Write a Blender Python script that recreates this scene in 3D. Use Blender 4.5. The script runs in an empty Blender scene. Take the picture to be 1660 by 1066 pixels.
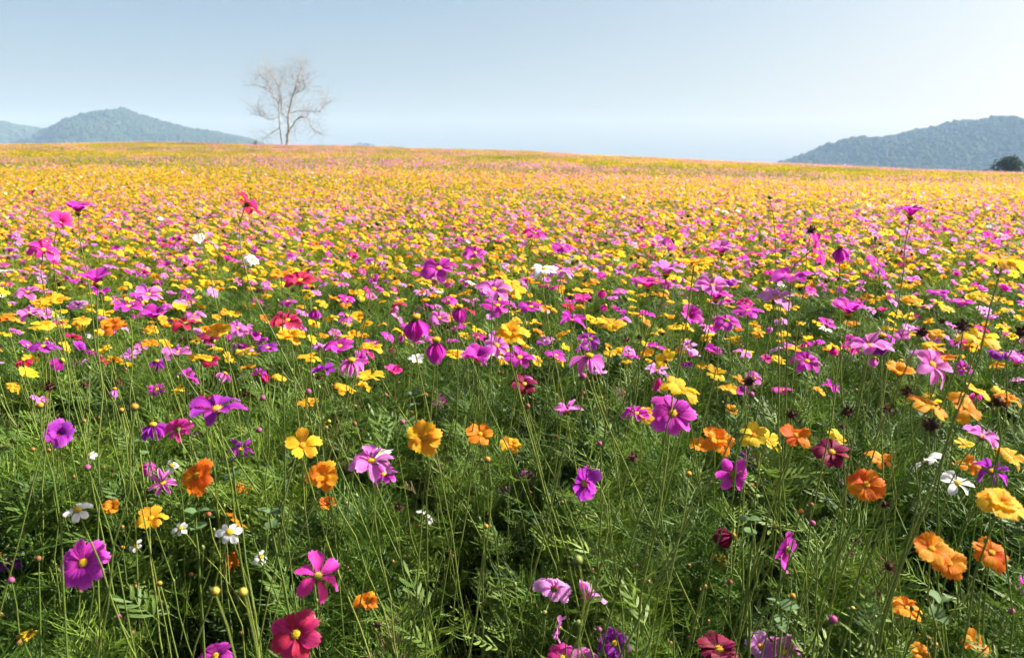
import bpy, math, random
import numpy as np
from mathutils import Vector, Matrix, Euler, noise as mnoise

random.seed(7)
rng = np.random.RandomState(11)
scene = bpy.context.scene
COL = scene.collection
R = math.radians

# ------------------------------------------------------------------ camera, world, sun
F = 1291.0                     # focal length in pixels of the 1660 px wide photograph
PITCH = math.atan(258.0 / F)
CAMZ = 1.5
cam_d = bpy.data.cameras.new('camera')
cam_d.sensor_width = 36.0
cam_d.lens = 36.0 * F / 1660.0
cam_d.clip_start = 0.05
cam_d.clip_end = 20000
cam_d.dof.use_dof = True
cam_d.dof.focus_distance = 1.75
cam_d.dof.aperture_fstop = 7.0
cam = bpy.data.objects.new('camera', cam_d)
cam.location = (0, 0, CAMZ)
cam.rotation_euler = (R(90) - PITCH, 0, 0)
COL.objects.link(cam)
scene.camera = cam

SUN_AZ, SUN_EL = 76.0, 39.0     # degrees clockwise from the view direction (+Y), elevation
w = bpy.data.worlds.new('World')
scene.world = w
w.use_nodes = True
nt = w.node_tree
nt.nodes.clear()
sky = nt.nodes.new('ShaderNodeTexSky')
sky.sky_type = 'NISHITA'
sky.sun_disc = False
sky.sun_elevation = R(SUN_EL)
sky.sun_rotation = R(SUN_AZ)
sky.air_density = 1.0
sky.dust_density = 4.0
sky.ozone_density = 1.0
bg = nt.nodes.new('ShaderNodeBackground')
bg.inputs['Strength'].default_value = 0.05
wo = nt.nodes.new('ShaderNodeOutputWorld')
nt.links.new(sky.outputs[0], bg.inputs[0])
nt.links.new(bg.outputs[0], wo.inputs[0])

sun_d = bpy.data.lights.new('sun', 'SUN')
sun_d.energy = 5.0
sun_d.angle = R(0.55)
sun_d.color = (1.0, 0.965, 0.91)
sun = bpy.data.objects.new('sun', sun_d)
SV = Vector((math.sin(R(SUN_AZ)) * math.cos(R(SUN_EL)), math.cos(R(SUN_AZ)) * math.cos(R(SUN_EL)), math.sin(R(SUN_EL))))
sun.rotation_euler = SV.to_track_quat('Z', 'Y').to_euler()
COL.objects.link(sun)

vs = scene.view_settings
vs.view_transform = 'Standard'
vs.look = 'None'
vs.gamma = 1.0
vs.exposure = 1.55
vs.use_curve_mapping = False
scene.render.engine = 'CYCLES'
cy = scene.cycles
cy.use_denoising = True
cy.max_bounces = 4
cy.diffuse_bounces = 1
cy.glossy_bounces = 2
cy.transmission_bounces = 4
cy.transparent_max_bounces = 8
cy.volume_bounces = 0
cy.use_adaptive_sampling = True
cy.adaptive_threshold = 0.03
cy.debug_use_spatial_splits = True
cy.caustics_reflective = False
cy.caustics_refractive = False

# ------------------------------------------------------------------ helpers
FWD = Vector((0, math.cos(PITCH), -math.sin(PITCH)))
UPV = Vector((0, math.sin(PITCH), math.cos(PITCH)))
RGT = Vector((1, 0, 0))
EYE = Vector((0, 0, CAMZ))


def ray(px, py):
    """viewing direction through a photograph pixel (used to survey where things stand)"""
    return FWD + RGT * ((px - 830.0) / F) + UPV * ((533.0 - py) / F)


def proj(p):
    d = Vector(p) - EYE
    z = d.dot(FWD)
    if z < 0.05:
        return None
    return 830 + F * d.x / z, 533 - F * d.dot(UPV) / z, z


def at_depth(px, py, Y):
    v = ray(px, py)
    return EYE + v * (Y / v.y)


class MB:
    """collects vertices, faces, uv and material indices and links them as one mesh"""

    def __init__(self):
        self.v, self.f, self.uv, self.m = [], [], [], []

    def add(self, verts, faces, uv=None, mat=0):
        b = len(self.v)
        self.v.extend([tuple(p) for p in verts])
        self.f.extend([tuple(i + b for i in fc) for fc in faces])
        self.uv.extend(uv if uv is not None else [(0.5, 0.5)] * len(verts))
        self.m.extend([mat] * len(faces))

    def add_mb(self, o, M=None, matmap=None):
        vv = o.v if M is None else [tuple(M @ Vector(p)) for p in o.v]
        b = len(self.v)
        self.v.extend(vv)
        self.f.extend([tuple(i + b for i in fc) for fc in o.f])
        self.uv.extend(o.uv)
        self.m.extend(o.m if matmap is None else [matmap[k] for k in o.m])

    def tube(self, pts, rads, n=5, mat=0):
        pts = [Vector(p) for p in pts]
        k = len(pts)
        vs_, fs = [], []
        for i, p in enumerate(pts):
            t = (pts[min(i + 1, k - 1)] - pts[max(i - 1, 0)])
            t = t.normalized() if t.length > 1e-9 else Vector((0, 0, 1))
            a = t.cross(Vector((0.31, 0.95, 0.05)))
            if a.length < 1e-4:
                a = t.cross(Vector((1, 0, 0)))
            a.normalize()
            b = t.cross(a)
            for j in range(n):
                th = 2 * math.pi * j / n
                vs_.append(p + (a * math.cos(th) + b * math.sin(th)) * rads[i])
        for i in range(k - 1):
            for j in range(n):
                j2 = (j + 1) % n
                fs.append((i * n + j, i * n + j2, (i + 1) * n + j2, (i + 1) * n + j))
        self.add(vs_, fs, None, mat)

    def strip(self, pts, widths, side, mat=0):
        vs_, fs = [], []
        for p, wd in zip(pts, widths):
            p = Vector(p)
            vs_.append(p - side * wd * 0.5)
            vs_.append(p + side * wd * 0.5)
        for i in range(len(pts) - 1):
            fs.append((2 * i, 2 * i + 1, 2 * i + 3, 2 * i + 2))
        self.add(vs_, fs, None, mat)

    def mesh(self, name, mats, smooth=True):
        me = bpy.data.meshes.new(name)
        me.from_pydata(self.v, [], self.f)
        uvl = me.uv_layers.new(name='UVMap')
        li = np.empty(len(me.loops), dtype=np.int32)
        me.loops.foreach_get('vertex_index', li)
        uva = np.array(self.uv, dtype=np.float32)
        uvl.data.foreach_set('uv', uva[li].ravel())
        for m in mats:
            me.materials.append(m)
        if len(mats) > 1:
            me.polygons.foreach_set('material_index', np.array(self.m, dtype=np.int32))
        if smooth:
            me.polygons.foreach_set('use_smooth', np.ones(len(me.polygons), dtype=bool))
        me.update()
        return me


def obj(name, me, parent=None, loc=None, rot=None, scl=None):
    o = bpy.data.objects.new(name, me)
    COL.objects.link(o)
    if parent is not None:
        o.parent = parent
    if loc is not None:
        o.location = loc
    if rot is not None:
        o.rotation_euler = rot
    if scl is not None:
        o.scale = (scl, scl, scl)
    return o


def tag(o, label=None, cat=None, group=None, kind=None):
    if label:
        o['label'] = label
    if cat:
        o['category'] = cat
    if group:
        o['group'] = group
    if kind:
        o['kind'] = kind
    return o


# ------------------------------------------------------------------ materials
def new_mat(name):
    m = bpy.data.materials.new(name)
    m.use_nodes = True
    t = m.node_tree
    t.nodes.clear()
    return m, t, t.nodes.new('ShaderNodeOutputMaterial')


def nd(t, typ, **kw):
    n = t.nodes.new(typ)
    for k, v in kw.items():
        setattr(n, k, v)
    return n


def leafy(name, cols, transl=0.35, rough=0.55, spec=0.25, noise_scale=30.0):
    """thin green tissue: per-plant hue change, blotchy, lets light through"""
    m, t, out = new_mat(name)
    oi = nd(t, 'ShaderNodeObjectInfo')
    tc = nd(t, 'ShaderNodeTexCoord')
    nz = nd(t, 'ShaderNodeTexNoise')
    nz.inputs['Scale'].default_value = noise_scale
    t.links.new(tc.outputs['Object'], nz.inputs['Vector'])
    ad = nd(t, 'ShaderNodeMath', operation='ADD')
    t.links.new(oi.outputs['Random'], ad.inputs[0])
    t.links.new(nz.outputs[0], ad.inputs[1])
    hf = nd(t, 'ShaderNodeMath', operation='MULTIPLY')
    t.links.new(ad.outputs[0], hf.inputs[0])
    hf.inputs[1].default_value = 0.5
    cr = nd(t, 'ShaderNodeValToRGB')
    cr.color_ramp.elements[0].position = 0.15
    cr.color_ramp.elements[1].position = 0.85
    cr.color_ramp.elements[0].color = (*cols[0], 1)
    cr.color_ramp.elements[1].color = (*cols[-1], 1)
    for i, c in enumerate(cols[1:-1]):
        e = cr.color_ramp.elements.new(0.15 + 0.7 * (i + 1) / (len(cols) - 1))
        e.color = (*c, 1)
    t.links.new(hf.outputs[0], cr.inputs[0])
    pb = nd(t, 'ShaderNodeBsdfPrincipled')
    pb.inputs['Roughness'].default_value = rough
    pb.inputs['Specular IOR Level'].default_value = spec
    tr = nd(t, 'ShaderNodeBsdfTranslucent')
    t.links.new(cr.outputs[0], pb.inputs['Base Color'])
    t.links.new(cr.outputs[0], tr.inputs['Color'])
    mx = nd(t, 'ShaderNodeMixShader')
    mx.inputs[0].default_value = transl
    t.links.new(pb.outputs[0], mx.inputs[1])
    t.links.new(tr.outputs[0], mx.inputs[2])
    t.links.new(mx.outputs[0], out.inputs[0])
    return m


def petal_mat(name, col, base=None, edge=None, transl=0.55, var=0.26, hue=0.018):
    """petal tissue: fine lengthwise veins, a throat of its own colour, a paler rim; lets light through"""
    m, t, out = new_mat(name)
    uv = nd(t, 'ShaderNodeUVMap')
    sp = nd(t, 'ShaderNodeSeparateXYZ')
    t.links.new(uv.outputs[0], sp.inputs[0])
    oi = nd(t, 'ShaderNodeObjectInfo')
    # veins
    cb = nd(t, 'ShaderNodeCombineXYZ')
    mu = nd(t, 'ShaderNodeMath', operation='MULTIPLY')
    mu.inputs[1].default_value = 22.0
    t.links.new(sp.outputs[0], mu.inputs[0])
    t.links.new(mu.outputs[0], cb.inputs[0])
    t.links.new(sp.outputs[1], cb.inputs[1])
    t.links.new(oi.outputs['Random'], cb.inputs[2])
    nz = nd(t, 'ShaderNodeTexNoise')
    nz.inputs['Scale'].default_value = 1.0
    nz.inputs['Detail'].default_value = 3.0
    t.links.new(cb.outputs[0], nz.inputs['Vector'])
    vr = nd(t, 'ShaderNodeMapRange')
    vr.inputs[1].default_value = 0.32
    vr.inputs[2].default_value = 0.68
    vr.inputs[3].default_value = 1.0 - var
    vr.inputs[4].default_value = 1.0 + var
    t.links.new(nz.outputs[0], vr.inputs[0])
    # length ramp
    cr = nd(t, 'ShaderNodeValToRGB')
    el = cr.color_ramp.elements
    base = base or col
    edge = edge or col
    el[0].position = 0.0
    el[0].color = (*base, 1)
    el[1].position = 1.0
    el[1].color = (*edge, 1)
    e = el.new(0.34)
    e.color = (*col, 1)
    e = el.new(0.8)
    e.color = (*col, 1)
    t.links.new(sp.outputs[1], cr.inputs[0])
    hs = nd(t, 'ShaderNodeHueSaturation')
    hr = nd(t, 'ShaderNodeMapRange')
    hr.inputs[3].default_value = 0.5 - hue
    hr.inputs[4].default_value = 0.5 + hue
    t.links.new(oi.outputs['Random'], hr.inputs[0])
    t.links.new(hr.outputs[0], hs.inputs['Hue'])
    t.links.new(vr.outputs[0], hs.inputs['Value'])
    t.links.new(cr.outputs[0], hs.inputs['Color'])
    pb = nd(t, 'ShaderNodeBsdfPrincipled')
    pb.inputs['Roughness'].default_value = 0.6
    pb.inputs['Specular IOR Level'].default_value = 0.18
    bp = nd(t, 'ShaderNodeBump')
    bp.inputs['Strength'].default_value = 0.35
    bp.inputs['Distance'].default_value = 0.001
    t.links.new(nz.outputs[0], bp.inputs['Height'])
    t.links.new(bp.outputs[0], pb.inputs['Normal'])
    tr = nd(t, 'ShaderNodeBsdfTranslucent')
    t.links.new(hs.outputs[0], pb.inputs['Base Color'])
    t.links.new(hs.outputs[0], tr.inputs['Color'])
    mx = nd(t, 'ShaderNodeMixShader')
    mx.inputs[0].default_value = transl
    t.links.new(pb.outputs[0], mx.inputs[1])
    t.links.new(tr.outputs[0], mx.inputs[2])
    t.links.new(mx.outputs[0], out.inputs[0])
    return m


def rough_mat(name, c0, c1, scale, rough=0.8, bump=0.0, detail=4.0, spec=0.2):
    m, t, out = new_mat(name)
    tc = nd(t, 'ShaderNodeTexCoord')
    nz = nd(t, 'ShaderNodeTexNoise')
    nz.inputs['Scale'].default_value = scale
    nz.inputs['Detail'].default_value = detail
    t.links.new(tc.outputs['Object'], nz.inputs['Vector'])
    cr = nd(t, 'ShaderNodeValToRGB')
    cr.color_ramp.elements[0].position = 0.3
    cr.color_ramp.elements[1].position = 0.7
    cr.color_ramp.elements[0].color = (*c0, 1)
    cr.color_ramp.elements[1].color = (*c1, 1)
    t.links.new(nz.outputs[0], cr.inputs[0])
    pb = nd(t, 'ShaderNodeBsdfPrincipled')
    pb.inputs['Roughness'].default_value = rough
    pb.inputs['Specular IOR Level'].default_value = spec
    t.links.new(cr.outputs[0], pb.inputs['Base Color'])
    if bump:
        bp = nd(t, 'ShaderNodeBump')
        bp.inputs['Strength'].default_value = bump
        t.links.new(nz.outputs[0], bp.inputs['Height'])
        t.links.new(bp.outputs[0], pb.inputs['Normal'])
    t.links.new(pb.outputs[0], out.inputs[0])
    return m


M_LEAF = leafy('feathery_leaf', [(0.026, 0.062, 0.007), (0.085, 0.165, 0.016), (0.21, 0.315, 0.034)], 0.34)
M_LEAFB = leafy('lobed_leaf', [(0.028, 0.066, 0.010), (0.078, 0.145, 0.02), (0.18, 0.265, 0.038)], 0.28)
M_WEED = leafy('weed_leaf', [(0.08, 0.15, 0.055), (0.12, 0.20, 0.08)], 0.25, 0.7, 0.2)
M_STEM = leafy('stem_green', [(0.10, 0.155, 0.028), (0.16, 0.22, 0.04), (0.25, 0.28, 0.06)], 0.12, 0.45, 0.35, 8.0)
M_FARGREEN_LIT = leafy('field_green_sunlit', [(0.17, 0.23, 0.022), (0.22, 0.28, 0.026), (0.27, 0.31, 0.03)], 0.5)  # leaf green of the farther plants, its colour brightened to look sunlit
M_CENTRE = rough_mat('flower_centre_yellow', (0.42, 0.22, 0.015), (0.75, 0.48, 0.03), 420.0, 0.8, 0.5)
M_CENTREO = rough_mat('flower_centre_orange', (0.45, 0.17, 0.01), (0.78, 0.40, 0.02), 420.0, 0.8, 0.5)
M_CENTREG = rough_mat('flower_centre_greenish', (0.16, 0.16, 0.02), (0.35, 0.30, 0.04), 420.0, 0.8, 0.5)
M_CALYX = leafy('calyx_green', [(0.08, 0.13, 0.03), (0.14, 0.19, 0.045)], 0.1)
M_SEED = rough_mat('seed_head_brown', (0.03, 0.014, 0.012), (0.12, 0.055, 0.03), 300.0, 0.9, 0.6)
M_SOIL = rough_mat('soil', (0.045, 0.03, 0.018), (0.11, 0.08, 0.045), 3.0, 0.95, 0.6, 8.0, 0.1)

PC = {
    'magenta': petal_mat('petal_magenta', (0.62, 0.05, 0.50), (0.36, 0.02, 0.22), (0.72, 0.14, 0.60)),
    'purple': petal_mat('petal_purple', (0.40, 0.04, 0.46), (0.22, 0.015, 0.24), (0.50, 0.10, 0.56)),
    'pink': petal_mat('petal_pink', (0.76, 0.20, 0.62), (0.56, 0.08, 0.42), (0.84, 0.38, 0.74)),
    'lilac': petal_mat('petal_lilac', (0.72, 0.30, 0.68), (0.55, 0.12, 0.46), (0.82, 0.46, 0.78)),
    'hotpink': petal_mat('petal_hot_pink', (0.78, 0.05, 0.38), (0.48, 0.02, 0.20), (0.80, 0.10, 0.45)),
    'crimson': petal_mat('petal_crimson', (0.60, 0.035, 0.13), (0.28, 0.008, 0.04), (0.66, 0.07, 0.20)),
    'maroon': petal_mat('petal_maroon', (0.20, 0.010, 0.045), (0.09, 0.004, 0.015), (0.24, 0.02, 0.06), 0.3),
    'white': petal_mat('petal_white', (0.80, 0.80, 0.77), (0.74, 0.76, 0.62), None, 0.4, 0.05, 0.0),
    'orange': petal_mat('petal_orange', (0.86, 0.30, 0.018), (0.76, 0.20, 0.01), (0.88, 0.36, 0.03)),
    'deeporange': petal_mat('petal_deep_orange', (0.80, 0.20, 0.012), (0.66, 0.12, 0.008), (0.82, 0.26, 0.02)),
    'gold': petal_mat('petal_gold', (0.88, 0.46, 0.022), (0.84, 0.34, 0.012), (0.90, 0.52, 0.04)),
    'yellow': petal_mat('petal_yellow', (0.88, 0.58, 0.03), (0.86, 0.47, 0.015), (0.90, 0.63, 0.06)),
}
ORANGES = ('orange', 'deeporange', 'gold', 'yellow')
WORD = {'magenta': 'magenta', 'purple': 'purple', 'pink': 'bright pink', 'lilac': 'pale lilac pink', 'hotpink': 'hot pink', 'crimson': 'crimson',
        'maroon': 'dark maroon', 'white': 'white', 'orange': 'orange', 'deeporange': 'deep orange', 'gold': 'golden orange', 'yellow': 'yellow'}


# ------------------------------------------------------------------ terrain
RIDGE_Y = 92.0
CREST = [(-900, 250), (-300, 240), (0, 234), (270, 230), (450, 234), (570, 236), (830, 244), (1000, 253), (1260, 267), (1400, 276), (1660, 283), (2000, 288), (2600, 300)]
_cx, _cz = [], []
for px, py in CREST:
    p = at_depth(px, py, RIDGE_Y)
    _cx.append(p.x)
    _cz.append(p.z - 1.0)


def sm(t):
    t = np.clip(t, 0, 1)
    return t * t * (3 - 2 * t)


def ground_z(x, y):
    x = np.asarray(x, dtype=float)
    y = np.asarray(y, dtype=float)
    h = np.interp(x * RIDGE_Y / np.maximum(y, 12.0), _cx, _cz)
    hx = np.interp(x, _cx, _cz)
    k = sm((y - 20) / 60.0)
    h = h * (1 - k) + hx * k
    t = np.clip((y - 9) / (RIDGE_Y - 9), 0, 1)
    s = t ** 1.35 * (1.0 + 0.35 * (1 - t))
    z = h * s
    z = z + 0.05 * np.sin(x * 0.31 + 1.3) * np.sin(y * 0.23) * sm((y - 6) / 20)
    over = np.clip(y - RIDGE_Y, 0, None)
    drop = -5.0 - z
    z = z + drop * sm(over / 70.0)
    back = np.clip(-y, 0, None)
    return z - 0.0 * back


def build_ground():
    ys = np.concatenate([np.linspace(-30, 0, 6)[:-1], np.linspace(0, 30, 61)[:-1], np.linspace(30, 170, 71)[:-1], np.geomspace(170, 3900, 24)])
    xs = np.concatenate([-np.geomspace(120, 3900, 18)[::-1], np.linspace(-118, -20, 34)[:-1], np.linspace(-20, 20, 81)[:-1], np.linspace(20, 118, 34), np.geomspace(120, 3900, 18)])
    X, Y = np.meshgrid(xs, ys)
    Z = ground_z(X, Y)
    v = np.stack([X, Y, Z], -1).reshape(-1, 3)
    ny, nx = X.shape
    f = []
    for i in range(ny - 1):
        for j in range(nx - 1):
            a = i * nx + j
            f.append((a, a + 1, a + nx + 1, a + nx))
    me = bpy.data.meshes.new('ground')
    me.from_pydata(v.tolist(), [], f)
    me.polygons.foreach_set('use_smooth', np.ones(len(me.polygons), dtype=bool))
    m, t, out = new_mat('earth_and_meadow')
    tc = nd(t, 'ShaderNodeTexCoord')
    n1 = nd(t, 'ShaderNodeTexNoise')
    n1.inputs['Scale'].default_value = 6.0
    n1.inputs['Detail'].default_value = 8.0
    n2 = nd(t, 'ShaderNodeTexNoise')
    n2.inputs['Scale'].default_value = 0.02
    n2.inputs['Detail'].default_value = 5.0
    for n in (n1, n2):
        t.links.new(tc.outputs['Object'], n.inputs['Vector'])
    c1 = nd(t, 'ShaderNodeValToRGB')
    c1.color_ramp.elements[0].color = (0.022, 0.016, 0.010, 1)
    c1.color_ramp.elements[1].color = (0.065, 0.052, 0.028, 1)
    c2 = nd(t, 'ShaderNodeValToRGB')
    c2.color_ramp.elements[0].color = (0.05, 0.085, 0.025, 1)
    c2.color_ramp.elements[1].color = (0.12, 0.13, 0.05, 1)
    t.links.new(n1.outputs[0], c1.inputs[0])
    t.links.new(n2.outputs[0], c2.inputs[0])
    sp = nd(t, 'ShaderNodeSeparateXYZ')
    t.links.new(tc.outputs['Object'], sp.inputs[0])
    mr = nd(t, 'ShaderNodeMapRange')
    mr.inputs[1].default_value = 120
    mr.inputs[2].default_value = 160
    t.links.new(sp.outputs[1], mr.inputs[0])
    mx = nd(t, 'ShaderNodeMix', data_type='RGBA')
    t.links.new(mr.outputs[0], mx.inputs[0])
    t.links.new(c1.outputs[0], mx.inputs[6])
    t.links.new(c2.outputs[0], mx.inputs[7])
    pb = nd(t, 'ShaderNodeBsdfPrincipled')
    pb.inputs['Roughness'].default_value = 0.95
    pb.inputs['Specular IOR Level'].default_value = 0.1
    bp = nd(t, 'ShaderNodeBump')
    bp.inputs['Strength'].default_value = 0.7
    bp.inputs['Distance'].default_value = 0.05
    t.links.new(n1.outputs[0], bp.inputs['Height'])
    t.links.new(bp.outputs[0], pb.inputs['Normal'])
    t.links.new(mx.outputs[2], pb.inputs['Base Color'])
    t.links.new(pb.outputs[0], out.inputs[0])
    me.materials.append(m)
    tag(obj('ground', me), kind='structure')


build_ground()


# ------------------------------------------------------------------ geometry-node scatter (only for uncountable masses)
def scatter(name, sources, pts, rots, scls, idxs, label, cat):
    """one mass object: its vertices carry the place, turn, size and kind of each sprig"""
    c = bpy.data.collections.new(name + '_sources')
    for i, (me) in enumerate(sources):
        o = bpy.data.objects.new('%s_source_%03d' % (name, i), me)
        c.objects.link(o)
    me = bpy.data.meshes.new(name)
    n = len(pts)
    me.vertices.add(n)
    me.vertices.foreach_set('co', np.asarray(pts, dtype=np.float32).ravel())
    a = me.attributes.new('turn', 'FLOAT_VECTOR', 'POINT')
    a.data.foreach_set('vector', np.asarray(rots, dtype=np.float32).ravel())
    a = me.attributes.new('size', 'FLOAT', 'POINT')
    a.data.foreach_set('value', np.asarray(scls, dtype=np.float32))
    a = me.attributes.new('sort', 'INT', 'POINT')
    a.data.foreach_set('value', np.asarray(idxs, dtype=np.int32))
    me.update()
    o = obj(name, me)
    ng = bpy.data.node_groups.new(name + '_scatter', 'GeometryNodeTree')
    ng.interface.new_socket('Geometry', in_out='INPUT', socket_type='NodeSocketGeometry')
    ng.interface.new_socket('Geometry', in_out='OUTPUT', socket_type='NodeSocketGeometry')
    gi = ng.nodes.new('NodeGroupInput')
    go = ng.nodes.new('NodeGroupOutput')
    ip = ng.nodes.new('GeometryNodeInstanceOnPoints')
    ci = ng.nodes.new('GeometryNodeCollectionInfo')
    ci.inputs['Collection'].default_value = c
    ci.inputs['Separate Children'].default_value = True
    ci.inputs['Reset Children'].default_value = True
    ng.links.new(gi.outputs[0], ip.inputs['Points'])
    ng.links.new(ci.outputs[0], ip.inputs['Instance'])
    ip.inputs['Pick Instance'].default_value = True

    def na(nm, ty):
        q = ng.nodes.new('GeometryNodeInputNamedAttribute')
        q.data_type = ty
        q.inputs[0].default_value = nm
        return q
    q = na('sort', 'INT')
    ng.links.new(q.outputs[0], ip.inputs['Instance Index'])
    q = na('turn', 'FLOAT_VECTOR')
    e2r = ng.nodes.new('FunctionNodeEulerToRotation')
    ng.links.new(q.outputs[0], e2r.inputs[0])
    ng.links.new(e2r.outputs[0], ip.inputs['Rotation'])
    q = na('size', 'FLOAT')
    ng.links.new(q.outputs[0], ip.inputs['Scale'])
    ng.links.new(ip.outputs[0], go.inputs[0])
    md = o.modifiers.new('scatter', 'NODES')
    md.node_group = ng
    tag(o, label, cat, kind='stuff')
    return o


# ------------------------------------------------------------------ far hills with their woods
def snoise(x, y, s=1.0, seed=0):
    a = np.zeros_like(np.asarray(x, dtype=float))
    r = np.random.RandomState(seed)
    amp = 1.0
    k = 1.0
    for o_ in range(5):
        th = r.rand() * 6.28
        p1, p2 = r.rand(2) * 6.28
        u = (x * math.cos(th) + y * math.sin(th)) * k * s
        v = (-x * math.sin(th) + y * math.cos(th)) * k * s
        a = a + amp * np.sin(u + p1 + 1.3 * np.sin(v * 0.7 + p2)) * np.sin(v * 1.1 + p2)
        amp *= 0.55
        k *= 1.93
    return a


M_CROWN = leafy('wood_crowns', [(0.018, 0.035, 0.012), (0.035, 0.06, 0.018), (0.06, 0.08, 0.025)], 0.15, 0.8, 0.1, 0.6)
M_HILL = rough_mat('hill_slope', (0.02, 0.035, 0.012), (0.05, 0.065, 0.025), 0.02, 0.95, 0.0, 6.0, 0.05)


def crown_mesh(seed):
    r = random.Random(seed)
    import bmesh
    bm = bmesh.new()
    bmesh.ops.create_icosphere(bm, subdivisions=3, radius=1.0)
    off = Vector((r.random() * 50, r.random() * 50, r.random() * 50))
    for v in bm.verts:
        n = mnoise.noise(v.co * 1.7 + off) * 0.35 + mnoise.noise(v.co * 4.0 + off) * 0.3 + mnoise.noise(v.co * 9 + off) * 0.18
        v.co *= 1.0 + n
        v.co.z = v.co.z * 0.95 + 0.75
    me = bpy.data.meshes.new('wood_crown')
    bm.to_mesh(me)
    bm.free()
    me.materials.append(M_CROWN)
    return me


CROWNS = [crown_mesh(i) for i in range(5)]


def build_hill(name, prof, D, W, seed, ntree, tsize, rough_amp, label_wood):
    """prof: skyline points surveyed as (px, py) at distance D; W: half depth of the hill"""
    xs_p = []
    hs_p = []
    for px, py in prof:
        p = at_depth(px, py, D)
        xs_p.append(p.x)
        hs_p.append(max(p.z + 6.0 - 1.15 * tsize * min(1.0, max(0.0, p.z) / 40.0), 0.0))
    xs = np.linspace(xs_p[0], xs_p[-1], 150)
    t = np.linspace(-1, 1, 44)

    def height(x, tt):
        H = np.interp(x, xs_p, hs_p)
        g = np.clip(np.cos(np.clip(tt, -1, 1) * math.pi / 2), 0, 1) ** 1.15
        n = snoise(x, tt * W, 0.011, seed) * rough_amp * (1 - np.exp(-np.abs(tt) * 3.0))
        return -6.0 + H * g + n * g * (H / max(hs_p))
    X, T = np.meshgrid(xs, t)
    Z = height(X, T)
    V = np.stack([X, D + T * W, Z], -1).reshape(-1, 3)
    ny, nx = X.shape
    f = [(i * nx + j, i * nx + j + 1, (i + 1) * nx + j + 1, (i + 1) * nx + j) for i in range(ny - 1) for j in range(nx - 1)]
    me = bpy.data.meshes.new(name)
    me.from_pydata(V.tolist(), [], f)
    me.polygons.foreach_set('use_smooth', np.ones(len(me.polygons), dtype=bool))
    me.materials.append(M_HILL)
    tag(obj(name, me), kind='structure')
    r = np.random.RandomState(seed + 5)
    x = r.uniform(xs_p[0], xs_p[-1], ntree)
    tt = -1 + 1.1 * r.rand(ntree) ** 0.8
    z = height(x, tt)
    keep = z > -5.0
    x, tt, z = x[keep], tt[keep], z[keep]
    n = len(x)
    s = tsize * r.uniform(0.55, 1.25, n)
    s[r.rand(n) < 0.06] *= 1.35
    pts = np.stack([x, D + tt * W, z - 0.8 * s], -1)
    rots = np.stack([np.zeros(n), np.zeros(n), r.uniform(0, 6.28, n)], -1)
    scatter(name.replace('hill', 'woods'), CROWNS, pts, rots, s, r.randint(0, 5, n), label_wood, 'woods')


build_hill('hill_right', [(1150, 285), (1230, 273), (1262, 267), (1290, 259), (1330, 243), (1360, 231), (1395, 223), (1440, 221), (1475, 212), (1510, 203),
                          (1560, 194), (1600, 190), (1625, 191), (1660, 198), (1720, 205), (1800, 222), (1900, 236), (2050, 262), (2200, 285)],
           1500.0, 330.0, 3, 8000, 5.6, 40.0, 'blue hazy trees covering the broad hill behind the field on the right')
build_hill('hill_left', [(70, 236), (82, 211), (100, 203), (130, 193), (160, 185), (182, 178), (200, 174), (214, 179), (235, 186), (260, 194), (285, 201), (320, 209),
                         (350, 216), (385, 223), (412, 231), (450, 246), (500, 268), (540, 286)],
           1800.0, 360.0, 8, 8000, 5.2, 46.0, 'blue hazy trees covering the pointed peak left of the bare tree')
build_hill('hill_far_left', [(-420, 275), (-300, 240), (-200, 222), (-120, 208), (-40, 201), (0, 199), (25, 201), (50, 206), (75, 210), (110, 213), (150, 222), (210, 250)],
           2200.0, 360.0, 17, 4500, 6.0, 30.0, 'blue hazy trees on the low shoulder at the left edge')
build_hill('hill_far_middle', [(480, 290), (545, 247), (568, 239), (588, 232), (603, 234), (618, 238), (640, 236), (655, 238), (680, 244), (740, 264), (800, 286)],
           2500.0, 300.0, 23, 2200, 6.0, 16.0, 'faint blue trees on the tiny far hills behind the crest')


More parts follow.
